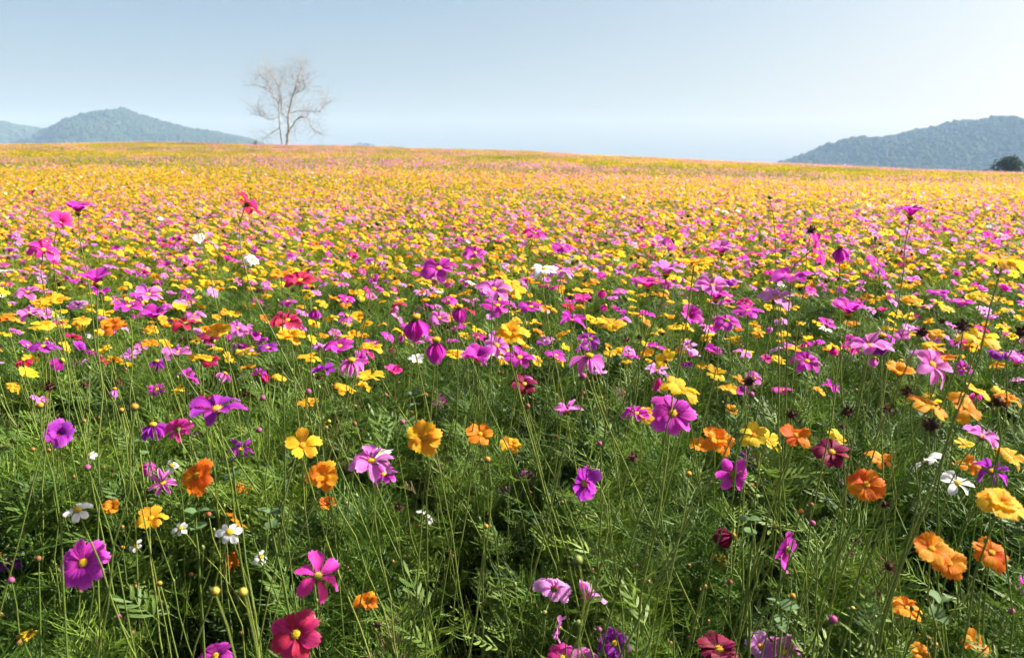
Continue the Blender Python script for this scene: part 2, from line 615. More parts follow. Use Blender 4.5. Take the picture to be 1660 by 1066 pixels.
# ------------------------------------------------------------------ flower pieces
def petal_piece(L=1.0, W=0.62, r0=0.13, teeth=3, depth=0.09, pleat=0.03, arch=0.05, fold=0.0, tipw=0.75, nu=6, nv=4, seed=0, wav=0.03):
    """one petal along +X from the centre, face up; 40 triangles"""
    r = random.Random(seed)
    b = MB()
    vs_, uv = [], []
    ph = r.random() * 6
    for i in range(nv + 1):
        v = i / nv
        wv = W * (0.20 + 0.80 * (math.sin(min(v / 0.72, 1.0) * math.pi / 2) ** 1.15)) * (1.0 if v < 0.72 else 1.0 - (1 - tipw) * ((v - 0.72) / 0.28) ** 1.6)
        for j in range(nu + 1):
            u = j / nu * 2 - 1
            tip = 1.0 - 0.13 * u * u
            if v > 0.7 and teeth:
                tip -= depth * (0.5 - 0.5 * math.cos(u * math.pi * teeth / 1.0 + (math.pi if teeth % 2 == 0 else 0))) * ((v - 0.7) / 0.3)
            x = r0 + (L - r0) * v * (tip if v > 0.55 else 1.0 - 0.13 * u * u * v)
            y = u * wv * 0.5
            z = arch * math.sin(v * math.pi) - 0.06 * v * v * (arch > 0) + pleat * math.cos(j * math.pi) * math.sin(v * 2.6) + wav * math.sin(ph + v * 5 + u * 2) * v
            z += fold * (u * u) * wv + (0.0, -0.16, 0.07, -0.30)[seed % 4] * v ** 3 - 0.10 * (seed % 3) * u * abs(u) * v * 0.5
            vs_.append((x, y, z))
            uv.append((u * 0.5 + 0.5, v))
    fs = []
    for i in range(nv):
        for j in range(nu):
            a = i * (nu + 1) + j
            fs.append((a, a + 1, a + nu + 2, a + nu + 1))
    b.add(vs_, fs, uv)
    return b


PETAL = {}
for k in range(4):
    PETAL['broad', k] = petal_piece(W=0.70, seed=k, pleat=0.026, arch=0.06 + 0.02 * k, depth=0.10)
    PETAL['narrow', k] = petal_piece(W=0.30, seed=10 + k, fold=0.9, pleat=0.01, arch=0.04, depth=0.05)
    PETAL['medium', k] = petal_piece(W=0.56, seed=20 + k, fold=0.2, pleat=0.018, arch=0.07, depth=0.08)
    PETAL['orange', k] = petal_piece(W=0.70, seed=30 + k, pleat=0.02, arch=0.05, depth=0.12, tipw=0.9, wav=0.06)
    PETAL['white', k] = petal_piece(W=0.58, seed=40 + k, pleat=0.02, arch=0.05, depth=0.07)
PMESH = {}


def petal_mesh(shape, k, colr):
    key = (shape, k, colr)
    if key not in PMESH:
        PMESH[key] = PETAL[shape, k].mesh('petal_%s_%s' % (shape, colr), [PC[colr]])
    return PMESH[key]


def centre_piece(seed=0, rad=0.19, h=0.11, bumps=26):
    r = random.Random(seed)
    b = MB()
    n = 10
    rings = [(rad * 0.86, -0.03), (rad, 0.02), (rad * 0.8, h * 0.75), (rad * 0.42, h), (0.001, h * 0.93)]
    vs_, fs = [], []
    for rr, z in rings:
        for j in range(n):
            th = 2 * math.pi * j / n
            vs_.append((rr * math.cos(th), rr * math.sin(th), z))
    for i in range(len(rings) - 1):
        for j in range(n):
            j2 = (j + 1) % n
            fs.append((i * n + j, i * n + j2, (i + 1) * n + j2, (i + 1) * n + j))
    b.add(vs_, fs)
    for q in range(bumps):     # single disc florets standing up
        rr = rad * math.sqrt((q + 0.5) / bumps)
        th = q * 2.39996
        c = Vector((rr * math.cos(th), rr * math.sin(th), h * (1.0 - 0.7 * (rr / rad) ** 3) - 0.01))
        up = Vector((c.x * 1.2, c.y * 1.2, 0.2)).normalized()
        a = up.cross(Vector((0, 1, 0.1))).normalized() * 0.02
        d = up.cross(a).normalized() * 0.02
        top = c + up * r.uniform(0.05, 0.09)
        b.add([c + a, c - a * 0.5 + d, c - a * 0.5 - d, top], [(0, 1, 3), (1, 2, 3), (2, 0, 3)])
    return b


CENTRE = centre_piece()
CENTRE_ME = {'y': CENTRE.mesh('flower_centre', [M_CENTRE]), 'o': CENTRE.mesh('flower_centre_orange', [M_CENTREO]), 'g': CENTRE.mesh('flower_centre_green', [M_CENTREG])}


def calyx_piece():
    b = MB()
    n = 8
    rings = [(0.035, -0.20), (0.10, -0.15), (0.16, -0.07), (0.17, -0.02)]
    vs_, fs = [], []
    for rr, z in rings:
        for j in range(n):
            th = 2 * math.pi * j / n
            vs_.append((rr * math.cos(th), rr * math.sin(th), z))
    for i in range(len(rings) - 1):
        for j in range(n):
            j2 = (j + 1) % n
            fs.append((i * n + j, i * n + j2, (i + 1) * n + j2, (i + 1) * n + j))
    b.add(vs_, fs)
    for j in range(8):
        th = 2 * math.pi * (j + 0.5) / 8
        d = Vector((math.cos(th), math.sin(th), 0))
        s = Vector((-math.sin(th), math.cos(th), 0))
        b.add([d * 0.13 - s * 0.035 + Vector((0, 0, -0.1)), d * 0.13 + s * 0.035 + Vector((0, 0, -0.1)), d * 0.36 + Vector((0, 0, -0.06))], [(0, 1, 2)])
    return b


CALYX = calyx_piece()
CALYX_ME = CALYX.mesh('calyx', [M_CALYX])

# morph: petal count range, shape, elevation, jitter, rings
MORPH = {
    'open': (8, 8, 'broad', 8, 6, 1.0), 'flat': (8, 8, 'broad', 0, 5, 1.0), 'bowl': (8, 8, 'broad', 24, 8, 1.0), 'cup': (8, 8, 'broad', 46, 8, 1.25), 'tulip': (8, 8, 'medium', 44, 8, 1.8),
    'bell': (8, 8, 'medium', -64, 8, 1.55), 'droop': (7, 8, 'narrow', -42, 16, 1.15), 'ragged': (6, 9, 'narrow', 8, 22, 1.0), 'medium': (8, 8, 'medium', 10, 10, 1.0),
    'old': (6, 7, 'medium', 2, 14, 1.0), 'five': (5, 6, 'orange', 14, 14, 1.0), 'eight': (8, 8, 'orange', 10, 9, 1.0), 'double': (8, 8, 'orange', 10, 10, 1.0),
    'ocup': (8, 8, 'orange', 42, 10, 1.2), 'white': (8, 8, 'white', 8, 7, 1.0), 'daisy': (5, 6, 'white', -10, 18, 1.0),
}


def petal_set(morph, seed):
    n0, n1, shape, elev, jit, _ = MORPH[morph]
    r = random.Random(seed)
    n = r.randint(n0, n1)
    rows = []
    a0 = r.random() * 6.28
    for i in range(n):
        rows.append((shape, r.randint(0, 3), a0 + 2 * math.pi * i / n + r.uniform(-0.09, 0.09), R(elev + r.uniform(-jit, jit)), r.uniform(0.84, 1.06), r.uniform(-0.38, 0.38), (i % 2) * 0.012))
    if morph == 'double':
        for i in range(6):
            rows.append((shape, r.randint(0, 3), a0 + 0.4 + 2 * math.pi * i / 6 + r.uniform(-0.15, 0.15), R(34 + r.uniform(-10, 10)), r.uniform(0.62, 0.75), r.uniform(-0.3, 0.3), 0.04))
    if morph == 'daisy':
        rows = [(a, b_, c_, d_, e_ * 0.95, f_, g_) for a, b_, c_, d_, e_, f_, g_ in rows]
    return rows


def blossom_piece(morph, seed, lod=0):
    """a whole small blossom joined (petals, centre), for flowers whose petals cannot be told apart"""
    b = MB()
    for shape, k, az, el, s, roll, dz in petal_set(morph, seed):
        if lod == 0:
            src = PETAL[shape, k]
        else:
            src = petal_piece(W={'narrow': 0.34, 'medium': 0.5}.get(shape, 0.68), nu=2, nv=2, teeth=0, pleat=0.0, seed=k, arch=0.06, wav=0.05)
        M = Matrix.Translation((0, 0, dz)) @ Euler((roll, -el, az)).to_matrix().to_4x4() @ Matrix.Scale(s, 4)
        b.add_mb(src, M, {0: 0})
    n = 6
    c = [(0.18 * math.cos(2 * math.pi * j / n), 0.18 * math.sin(2 * math.pi * j / n), 0.03) for j in range(n)] + [(0, 0, 0.15)]
    b.add(c, [(j, (j + 1) % n, n) for j in range(n)], None, 1)
    c = [(0.15 * math.cos(2 * math.pi * j / n), 0.15 * math.sin(2 * math.pi * j / n), -0.02) for j in range(n)] + [(0, 0, -0.2)]
    b.add(c, [((j + 1) % n, j, n) for j in range(n)], None, 2)
    return b


# ------------------------------------------------------------------ leaves and plants
def feather_leaf(seed, L=0.10, pairs=6, wid=0.0019, sub=2):
    """thread-like twice-divided leaf along +X"""
    r = random.Random(seed)
    b = MB()
    droop = r.uniform(0.1, 0.45)

    def pt(t):
        return Vector((L * t, 0.06 * L * math.sin(t * 3 + seed), L * (0.25 * t - droop * t * t)))
    up = Vector((0, 0, 1))
    b.strip([pt(0), pt(0.35), pt(0.7), pt(1.0)], [wid * 1.5, wid * 1.3, wid, wid * 0.4], Vector((0, 1, 0.3)).normalized())
    for i in range(pairs):
        t = 0.18 + 0.78 * i / pairs
        p = pt(t)
        ln = L * 0.55 * (1 - 0.45 * abs(t - 0.45)) * r.uniform(0.75, 1.15) * (1.0 if t < 0.8 else 0.7)
        for s in (-1, 1):
            d = Vector((0.75 + r.uniform(-0.15, 0.15), s * 0.8, r.uniform(-0.15, 0.4))).normalized()
            side = d.cross(up).normalized() * 0.8 + up * r.uniform(-0.7, 0.7)
            side.normalize()
            q1 = p + d * ln * 0.5
            q2 = p + d * ln + Vector((ln * 0.12, 0, ln * 0.10))
            b.strip([p, q1, q2], [wid, wid, wid * 0.35], side)
            for k in range(sub):
                tt = 0.3 + 0.5 * k / max(sub - 1, 1)
                pp = p + d * ln * tt
                s2 = 1 if k % 2 else -1
                d2 = (d * 0.8 + Vector((0.35, -s * 0.35 * s2, r.uniform(-0.1, 0.45))) + Vector((s2 * 0.35, 0, 0))).normalized()
                b.strip([pp, pp + d2 * ln * r.uniform(0.28, 0.45)], [wid * 0.9, wid * 0.3], side)
    return b


def lobed_leaf(seed, L=0.10, pairs=4):
    """pinnate leaf with lance-shaped lobes along +X"""
    r = random.Random(seed)
    b = MB()
    droop = r.uniform(0.1, 0.4)

    def pt(t):
        return Vector((L * t, 0, L * (0.3 * t - droop * t * t)))

    def lobe(p, d, ln, wd, tw):
        side = d.cross(Vector((0, 0, 1))).normalized()
        nrm = side.cross(d)
        side = (side * math.cos(tw) + nrm * math.sin(tw))
        b.strip([p, p + d * ln * 0.4, p + d * ln * 0.75, p + d * ln], [wd * 0.3, wd, wd * 0.7, wd * 0.05], side)
    b.strip([pt(0), pt(0.5), pt(1)], [0.0018, 0.0016, 0.001], Vector((0, 1, 0.2)).normalized())
    for i in range(pairs):
        t = 0.28 + 0.62 * i / pairs
        for s in (-1, 1):
            d = Vector((0.7, s * 0.75, r.uniform(-0.1, 0.3))).normalized()
            ln = L * 0.42 * (1.1 - 0.5 * t) * r.uniform(0.8, 1.15)
            lobe(pt(t), d, ln, 0.0072 * r.uniform(0.8, 1.2), r.uniform(-0.5, 0.5))
            for kx in (0.35, 0.6):
                d2 = (d + Vector((0.5, 0, 0.05))).normalized()
                lobe(pt(t) + d * ln * kx, d2, ln * 0.45, 0.004, r.uniform(-0.5, 0.5))
    lobe(pt(0.95), (pt(1) - pt(0.9)).normalized(), L * 0.3, 0.007, 0.2)
    return b


FEATHER = [feather_leaf(i, L=0.10) for i in range(4)]
LOBED = [lobed_leaf(i, L=0.11) for i in range(4)]
FEATHER_ME = [b.mesh('feathery_leaf', [M_LEAF], False) for b in FEATHER]
LOBED_ME = [b.mesh('lobed_leaf', [M_LEAFB], False) for b in LOBED]


def bud_piece(mat_in, mat_cal, rad=0.0055):
    b = MB()
    n = 8
    rings = [(0.2, -0.9), (0.75, -0.6), (1.0, 0.0), (0.85, 0.5), (0.45, 0.85), (0.02, 0.95)]
    vs_, fs = [], []
    for rr, z in rings:
        for j in range(n):
            th = 2 * math.pi * j / n
            vs_.append((rr * rad * math.cos(th), rr * rad * math.sin(th), z * rad))
    for i in range(len(rings) - 1):
        for j in range(n):
            j2 = (j + 1) % n
            fs.append((i * n + j, i * n + j2, (i + 1) * n + j2, (i + 1) * n + j))
    b.add(vs_, fs, None, mat_in)
    for j in range(8):
        th = 2 * math.pi * (j + 0.5) / 8
        d = Vector((math.cos(th), math.sin(th), 0))
        s = Vector((-math.sin(th), math.cos(th), 0))
        b.add([(d * 0.5 - s * 0.3) * rad + Vector((0, 0, -0.85 * rad)), (d * 0.5 + s * 0.3) * rad + Vector((0, 0, -0.85 * rad)), d * 2.0 * rad + Vector((0, 0, -0.1 * rad))], [(0, 1, 2)], None, mat_cal)
    return b


def plant_piece(seed, H, kind, nodes, leafL, branches=2, lod=0, topbud=0.5):
    """a leafy cosmos stalk; materials 0 stem, 1 leaf, 2 bud, 3 calyx"""
    r = random.Random(seed)
    b = MB()
    lx, ly = r.uniform(-0.08, 0.08), r.uniform(-0.08, 0.08)

    def axis(t):
        return Vector((lx * t * t * H + 0.008 * math.sin(t * 7 + seed), ly * t * t * H + 0.008 * math.cos(t * 6 + seed), H * t))
    ns = 9 if lod == 0 else 4
    b.tube([axis(i / ns) for i in range(ns + 1)], [0.0020 - 0.0012 * i / ns for i in range(ns + 1)], 5 if lod == 0 else 3, 0)

    def leaves(p, a0, L, rise):
        for s in (0, 1):
            src = (FEATHER if kind == 'feather' else LOBED)[r.randint(0, 3)]
            if lod:
                src = LODLEAF[kind][r.randint(0, 2)]
            M = Matrix.Translation(p) @ Euler((r.uniform(-0.4, 0.4), -rise, a0 + s * math.pi + r.uniform(-0.3, 0.3))).to_matrix().to_4x4() @ Matrix.Scale(L / 0.10, 4)
            b.add_mb(src, M, {0: 1})
    for i in range(nodes):
        t = 0.46 + 0.52 * i / nodes + r.uniform(-0.02, 0.02)
        a0 = i * math.pi / 2 + r.uniform(-0.3, 0.3)
        leaves(axis(t), a0, leafL * (1.1 - 0.35 * t) * r.uniform(0.8, 1.2), r.uniform(0.2, 0.9))
    for i in range(branches):
        t = r.uniform(0.35, 0.7)
        p = axis(t)
        a = r.uniform(0, 6.28)
        ln = (1 - t) * H * r.uniform(0.7, 1.05)
        d = Vector((math.cos(a) * 0.38, math.sin(a) * 0.38, 1)).normalized()
        pts = [p, p + d * ln * 0.5 + Vector((math.cos(a), math.sin(a), 0)) * 0.02, p + d * ln + Vector((0, 0, 0.01))]
        b.tube(pts, [0.0014, 0.0011, 0.0008], 4 if lod == 0 else 3, 0)
        for q in (0.25, 0.5, 0.72) if lod == 0 else (0.5,):
            leaves(p + d * ln * q, a + r.uniform(0, 3), leafL * 0.72 * r.uniform(0.8, 1.2), r.uniform(0.3, 1.0))
        if r.random() < topbud and lod == 0:
            b.add_mb(bud_piece(2, 3, r.uniform(0.004, 0.0062)), Matrix.Translation(pts[-1]))
    if r.random() < topbud:
        b.add_mb(bud_piece(2, 3, r.uniform(0.0045, 0.0065)), Matrix.Translation(axis(1.0)))
    return b


LODLEAF = {'feather': [feather_leaf(70 + i, L=0.10, pairs=3, wid=0.004, sub=1) for i in range(3)], 'lobed': [lobed_leaf(80 + i, L=0.11, pairs=2) for i in range(3)]}
M_BUD = leafy('bud_mixed', [(0.20, 0.10, 0.03), (0.28, 0.16, 0.03), (0.22, 0.05, 0.08)], 0.05, 0.5, 0.3, 2.0)
PMATS_F = [M_STEM, M_LEAF, M_BUD, M_CALYX]
PMATS_L = [M_STEM, M_LEAFB, M_BUD, M_CALYX]

exec_plants = []
plant_meshes = []
for i in range(5):
    plant_meshes.append(plant_piece(100 + i, 0.78, 'feather', 15, 0.145, 3, 0, 0.15).mesh('leafy_stalk', PMATS_F, False))
for i in range(4):
    plant_meshes.append(plant_piece(120 + i, 0.74, 'lobed', 14, 0.14, 3, 0, 0.15).mesh('lobed_stalk', PMATS_L, False))
for i in range(3):      # long bare flower stalks with buds
    plant_meshes.append(plant_piece(140 + i, 0.95, 'feather', 4, 0.09, 3, 0, 0.9).mesh('budded_stalk', PMATS_F, False))
M_DRY = rough_mat('dry_stalk', (0.16, 0.11, 0.05), (0.34, 0.26, 0.13), 20.0, 0.9)
for i in range(2):      # yellowed and dead stalks
    plant_meshes.append(plant_piece(150 + i, 0.85, 'feather', 4, 0.07, 2, 0, 0.6).mesh('dry_stalk', [M_DRY, M_DRY, M_SEED, M_DRY], False))
N_NEAR = len(plant_meshes)
LODM_F = [M_STEM, M_FARGREEN_LIT, M_BUD, M_CALYX]
for i in range(3):
    plant_meshes.append(plant_piece(160 + i, 0.80, 'feather', 7, 0.16, 3, 1, 0.3).mesh('field_stalk', LODM_F, False))
for i in range(2):
    plant_meshes.append(plant_piece(170 + i, 0.78, 'lobed', 7, 0.15, 3, 1, 0.3).mesh('field_stalk', LODM_F, False))
N_MID = len(plant_meshes) - N_NEAR


def green_patch(seed, S=1.6, n=520):
    r = random.Random(seed)
    b = MB()
    for i in range(n):
        x, y = r.uniform(-S / 2, S / 2), r.uniform(-S / 2, S / 2)
        h = r.uniform(0.65, 1.02)
        a = r.uniform(0, 6.28)
        side = Vector((math.cos(a), math.sin(a), 0))
        wd = r.uniform(0.02, 0.05)
        l = Vector((r.uniform(-0.1, 0.1), r.uniform(-0.1, 0.1), 0))
        b.strip([(x, y, 0.05), Vector((x, y, h * 0.6)) + l * 0.4, Vector((x, y, h)) + l], [wd * 0.5, wd, wd * 0.15], side)
    return b


for i in range(3):
    plant_meshes.append(green_patch(200 + i).mesh('field_patch', [M_FARGREEN_LIT], False))
N_FAR = 3


# ------------------------------------------------------------------ survey of the single flowers seen in the photograph
# (species, colour, x, y, width in photograph pixels, facing azimuth [0 = to the camera, 90 = to the right], elevation of the face, form, label)
P_, O_, W_, D_, B_, S_ = 'pink', 'orange', 'white', 'daisy', 'bud', 'seed'
H = [
 (P_, 'magenta', 135, 912, 84, 5, 34, 'open', 'large magenta cosmos with yellow centre facing out, below the white daisies'),
 (P_, 'purple', 20, 907, 46, 10, 66, 'open', 'purple cosmos cut by the left edge beside the large magenta one'),
 (O_, 'yellow', 46, 1034, 28, 0, 70, 'ocup', 'small half-closed yellow cosmos in the bottom corner under the purple bud'),
 (O_, 'gold', 245, 840, 54, 10, 58, 'five', 'golden orange cosmos with a white petal showing behind it'),
 (O_, 'orange', 183, 826, 32, 0, 60, 'ocup', 'small withering orange cosmos left of the golden one with white petal'),
 (D_, 'white', 126, 826, 42, 10, 65, 'daisy', 'white daisy with two hanging petals and big yellow centre above magenta cosmos'),
 (D_, 'white', 293, 856, 27, 0, 45, 'daisy', 'small white daisy with short rays beside the broad grey-green leaves'),
 (D_, 'white', 220, 884, 24, -20, 50, 'daisy', 'tiny white daisy hanging limp right of the large magenta cosmos'),
 (D_, 'white', 372, 862, 40, 20, 40, 'daisy', 'white daisy with one bluish petal under the orange cosmos'),
 (D_, 'white', 423, 902, 28, 30, 50, 'daisy', 'white daisy with orange centre above the crimson cosmos'),
 (D_, 'white', 278, 754, 26, 0, 45, 'daisy', 'white daisy touching the left side of the deep orange cosmos'),
 (D_, 'white', 146, 738, 22, -20, 50, 'daisy', 'small white daisy beside a brown bud under the purple cup'),
 (O_, 'orange', 384, 846, 42, 130, 30, 'eight', 'orange cosmos turned away above the bluish white daisy'),
 (O_, 'deeporange', 376, 912, 34, 60, 20, 'five', 'shaded red-orange cosmos low in the leaves under the white daisy'),
 (P_, 'magenta', 350, 1063, 62, 0, 60, 'open', 'magenta cosmos with big yellow centre cut by the bottom edge'),
 (P_, 'hotpink', 515, 934, 86, 55, 42, 'old', 'hot pink cosmos tilted sideways above the crimson one'),
 (P_, 'crimson', 480, 1028, 88, 0, 42, 'open', 'big crimson cosmos with yellow centre near the bottom edge'),
 (O_, 'orange', 533, 820, 34, 0, 62, 'ocup', 'small cupped orange cosmos under the two large orange ones'),
 (O_, 'orange', 595, 978, 36, 10, 52, 'ocup', 'small cupped orange cosmos alone right of the hot pink one'),
 (W_, 'white', 690, 837, 36, 130, 25, 'old', 'bluish white cosmos in shade turned away among dark leaves'),
 (P_, 'lilac', 898, 954, 66, 160, 18, 'open', 'pale lilac pink cosmos seen from behind, topmost of the bottom cluster'),
 (P_, 'pink', 946, 972, 56, 130, 34, 'cup', 'bright pink half-open cosmos with green calyx right of the lilac one'),
 (P_, 'pink', 908, 1018, 46, -110, 12, 'medium', 'small pink cosmos turned sideways below the lilac one'),
 (P_, 'purple', 996, 1042, 58, 5, 38, 'open', 'deep purple cosmos with greenish yellow centre at the bottom edge'),
 (P_, 'hotpink', 912, 1066, 54, 0, 45, 'open', 'hot pink cosmos cut by the bottom edge left of the purple one'),
 (P_, 'pink', 948, 1068, 48, 10, 55, 'open', 'pink cosmos cut by the bottom edge touching the purple one'),
 (O_, 'orange', 1170, 911, 28, -30, 35, 'ocup', 'tiny orange cosmos on a thin stalk below the maroon wilted one'),
 (P_, 'maroon', 1190, 868, 44, 80, 20, 'bell', 'wilted dark maroon cosmos with rolled petals above the tiny orange one'),
 (P_, 'maroon', 1165, 1052, 74, 10, 66, 'open', 'very dark maroon cosmos cut by the bottom edge'),
 (P_, 'lilac', 1232, 1047, 54, 20, 45, 'open', 'pale lilac pink cosmos at the bottom edge beside the dark maroon one'),
 (P_, 'pink', 1270, 1056, 62, -20, 50, 'medium', 'bright pink cosmos with upright petals at the bottom edge'),
 (P_, 'magenta', 1277, 891, 70, -132, -4, 'open', 'pink cosmos standing on edge seen from behind'),
 (O_, 'orange', 1510, 890, 68, -10, 56, 'eight', 'upper of two overlapping orange cosmos with shaded petals'),
 (O_, 'orange', 1538, 913, 64, 10, 50, 'eight', 'lower of two overlapping orange cosmos with shaded petals'),
 (O_, 'deeporange', 1607, 896, 62, 0, 55, 'eight', 'deep orange cosmos right of the two overlapping ones'),
 (O_, 'orange', 1470, 985, 54, 15, 60, 'eight', 'orange cosmos with many petals below the overlapping pair'),
 (O_, 'orange', 1574, 1043, 46, 35, 55, 'ocup', 'orange cosmos leaning right near the bottom corner beside thick curved stem'),
 (O_, 'orange', 1492, 1058, 40, 0, 50, 'eight', 'orange cosmos cut by the bottom edge below the many-petalled one'),
 (P_, 'magenta', 1645, 953, 44, 60, 20, 'cup', 'magenta cup-shaped cosmos at the edge on the right below deep orange one'),
 (P_, 'purple', 1636, 862, 34, 0, 60, 'ragged', 'small ragged purple cosmos under the big golden one at the edge'),
 (O_, 'gold', 1622, 818, 82, 30, 68, 'double', 'large golden double cosmos at the right edge below the white ones'),
 (P_, 'purple', 95, 706, 50, 40, 42, 'cup', 'purple half-cupped cosmos standing alone at left'),
 (P_, 'magenta', 254, 631, 36, 30, 52, 'open', 'small magenta disc-like cosmos above the narrow-petalled drooping one'),
 (P_, 'purple', 352, 664, 94, 10, 66, 'medium', 'wide purple cosmos with long petals lying over a crimson one'),
 (P_, 'crimson', 332, 655, 56, 0, 55, 'open', 'crimson cosmos tucked behind the wide purple one'),
 (P_, 'hotpink', 288, 696, 50, -140, 20, 'medium', 'dark pink cosmos petals pointing down left of the wide purple one'),
 (P_, 'purple', 248, 688, 54, 0, 78, 'droop', 'purple cosmos with narrow drooping petals and flat yellow centre'),
 (P_, 'pink', 318, 708, 24, 0, 70, 'tulip', 'small half-open pink cosmos below the wide purple one'),
 (P_, 'pink', 264, 783, 52, 30, 38, 'ragged', 'ragged pink cosmos with narrow petals beside the deep orange one'),
 (P_, 'magenta', 228, 756, 34, -90, 20, 'bell', 'wilting magenta cosmos hanging sideways left of the ragged pink one'),
 (O_, 'deeporange', 320, 771, 64, -15, 40, 'eight', 'deep orange cosmos spread open beside the ragged pink one'),
 (O_, 'orange', 395, 790, 34, 60, 40, 'five', 'half-hidden orange cosmos among broad leaves right of the deep orange one'),
 (P_, 'purple', 390, 728, 46, 20, 60, 'ragged', 'dark ragged purple cosmos over an orange petal edge'),
 (O_, 'orange', 413, 741, 30, 0, 80, 'eight', 'orange cosmos seen edge-on under the dark ragged purple one'),
 (O_, 'gold', 490, 722, 64, 25, 44, 'five', 'golden orange cosmos with five wide petals, upper of a pair'),
 (O_, 'orange', 523, 769, 56, 0, 42, 'double', 'orange double cosmos, lower of a pair'),
 (P_, 'pink', 602, 748, 78, 5, 66, 'medium', 'pale-streaked pink cosmos with narrow petals before a white one'),
 (W_, 'white', 612, 735, 56, 0, 82, 'white', 'white cosmos seen edge-on behind the streaked pink one'),
 (P_, 'magenta', 622, 769, 50, 20, 60, 'medium', 'shaded magenta cosmos tucked under the streaked pink one'),
 (O_, 'gold', 652, 748, 28, 0, 66, 'double', 'tiny golden double cosmos touching the streaked pink one'),
 (O_, 'gold', 687, 709, 60, 0, 26, 'eight', 'golden cosmos facing straight out on a clear green stalk'),
 (O_, 'orange', 778, 704, 50, 0, 58, 'five', 'flat orange cosmos with few petals right of the straight-facing golden one'),
 (O_, 'gold', 827, 720, 38, 10, 48, 'eight', 'small golden cosmos over a purple scrap right of the flat orange one'),
 (P_, 'purple', 840, 742, 22, 30, 40, 'ragged', 'purple scrap of a cosmos under the small golden one'),
 (O_, 'yellow', 601, 612, 54, 0, 84, 'eight', 'yellow cosmos seen edge-on beside a hot pink cup'),
 (P_, 'hotpink', 638, 605, 30, 0, 60, 'cup', 'hot pink cupped cosmos beside the edge-on yellow one'),
 (O_, 'gold', 562, 631, 40, 60, 50, 'five', 'two-toned orange cosmos sagging below the drooping pink one'),
 (O_, 'gold', 500, 652, 40, 0, 70, 'eight', 'golden cosmos under a purple bud left of the sagging one'),
 (P_, 'purple', 530, 655, 22, 10, 60, 'ragged', 'tiny purple cosmos touching the golden one at its right'),
 (P_, 'magenta', 713, 652, 34, 10, 60, 'ragged', 'small ragged magenta cosmos above the straight-facing golden one'),
 (P_, 'pink', 812, 790, 24, 20, -20, 'tulip', 'small nodding pink cosmos below the flat orange one'),
 (P_, 'magenta', 1090, 670, 80, 12, 32, 'open', 'big magenta cosmos with dark throat under the leaning yellow one'),
 (P_, 'magenta', 1032, 671, 50, -10, 62, 'medium', 'magenta cosmos partly covered by a golden one'),
 (O_, 'gold', 1045, 672, 38, 0, 52, 'eight', 'golden cosmos lying over a magenta one, beside the big magenta'),
 (O_, 'gold', 1105, 631, 68, 55, 62, 'eight', 'golden cosmos leaning right, seen nearly edge-on above the big magenta'),
 (P_, 'hotpink', 1071, 627, 28, -70, 30, 'cup', 'hot pink cosmos behind the left end of the leaning golden one'),
 (P_, 'purple', 949, 783, 66, -58, 12, 'open', 'purple cosmos standing upright on edge in the dark middle'),
 (P_, 'magenta', 851, 778, 38, -160, 15, 'open', 'magenta cosmos with its back turned left of the upright purple one'),
 (P_, 'maroon', 850, 623, 46, 0, 48, 'open', 'dark wine-red cosmos above the small golden one in the middle'),
 (O_, 'orange', 1162, 712, 58, 10, 50, 'double', 'orange double cosmos crossed by a leaning pale stalk'),
 (O_, 'orange', 1133, 722, 38, -20, 55, 'five', 'orange cosmos under the left side of the crossed double one'),
 (O_, 'yellow', 1222, 706, 52, -10, 48, 'five', 'bright yellow cosmos, left half of a touching pair'),
 (O_, 'yellow', 1246, 714, 46, 20, 52, 'five', 'bright yellow cosmos, right half of a touching pair'),
 (P_, 'magenta', 1188, 768, 66, 0, 8, 'old', 'magenta cosmos missing some petals with a swollen green centre'),
 (P_, 'purple', 1215, 742, 42, 30, 55, 'ragged', 'curled purple cosmos behind the one with green centre'),
 (O_, 'gold', 1221, 791, 26, 40, 30, 'five', 'small golden petals at the foot of the green-centred magenta cosmos'),
 (O_, 'gold', 1184, 668, 24, 20, 50, 'ocup', 'small half-closed golden cosmos above the bright yellow pair'),
 (O_, 'gold', 1180, 629, 36, 0, 66, 'eight', 'golden cosmos left of two purple buds'),
 (O_, 'yellow', 1160, 606, 38, 0, 50, 'five', 'withering yellow cosmos with thin rays above the leaning golden one'),
 (P_, 'magenta', 1199, 638, 28, 10, 50, 'cup', 'magenta half-open cosmos touching a golden one at its right'),
 (P_, 'magenta', 1004, 642, 24, 30, 40, 'cup', 'tiny magenta cosmos with orange throat left of the hot pink one'),
 (P_, 'pink', 920, 667, 50, 0, 70, 'ragged', 'ragged pink cosmos with brown withered top'),
 (O_, 'deeporange', 1290, 706, 60, 0, 62, 'five', 'deep orange cosmos right of the bright yellow pair'),
 (O_, 'yellow', 1356, 710, 38, 30, 50, 'five', 'yellow cosmos sitting on a dark maroon one'),
 (P_, 'maroon', 1348, 733, 62, -10, 56, 'open', 'dark maroon cosmos under a yellow one'),
 (O_, 'deeporange', 1404, 786, 68, -5, 42, 'eight', 'large deep orange cosmos with shaded lower petals and brown seed head'),
 (O_, 'orange', 1426, 745, 46, 10, 60, 'five', 'thin-petalled orange cosmos above the large deep orange one'),
 (W_, 'white', 1500, 748, 58, -140, 45, 'white', 'white cosmos tilted back, upper of two white ones'),
 (W_, 'white', 1552, 783, 60, 10, 60, 'old', 'white cosmos with yellow centre, lower of two white ones'),
 (P_, 'purple', 1480, 683, 18, 0, 50, 'cup', 'purple scrap beside the dark seed head above the white cosmos'),
 (O_, 'orange', 1505, 660, 68, 50, 58, 'five', 'orange cosmos leaning right, left neighbour of the broad orange one'),
 (O_, 'orange', 1563, 660, 64, 15, 44, 'five', 'broad orange cosmos with a drooping petal near the right edge'),
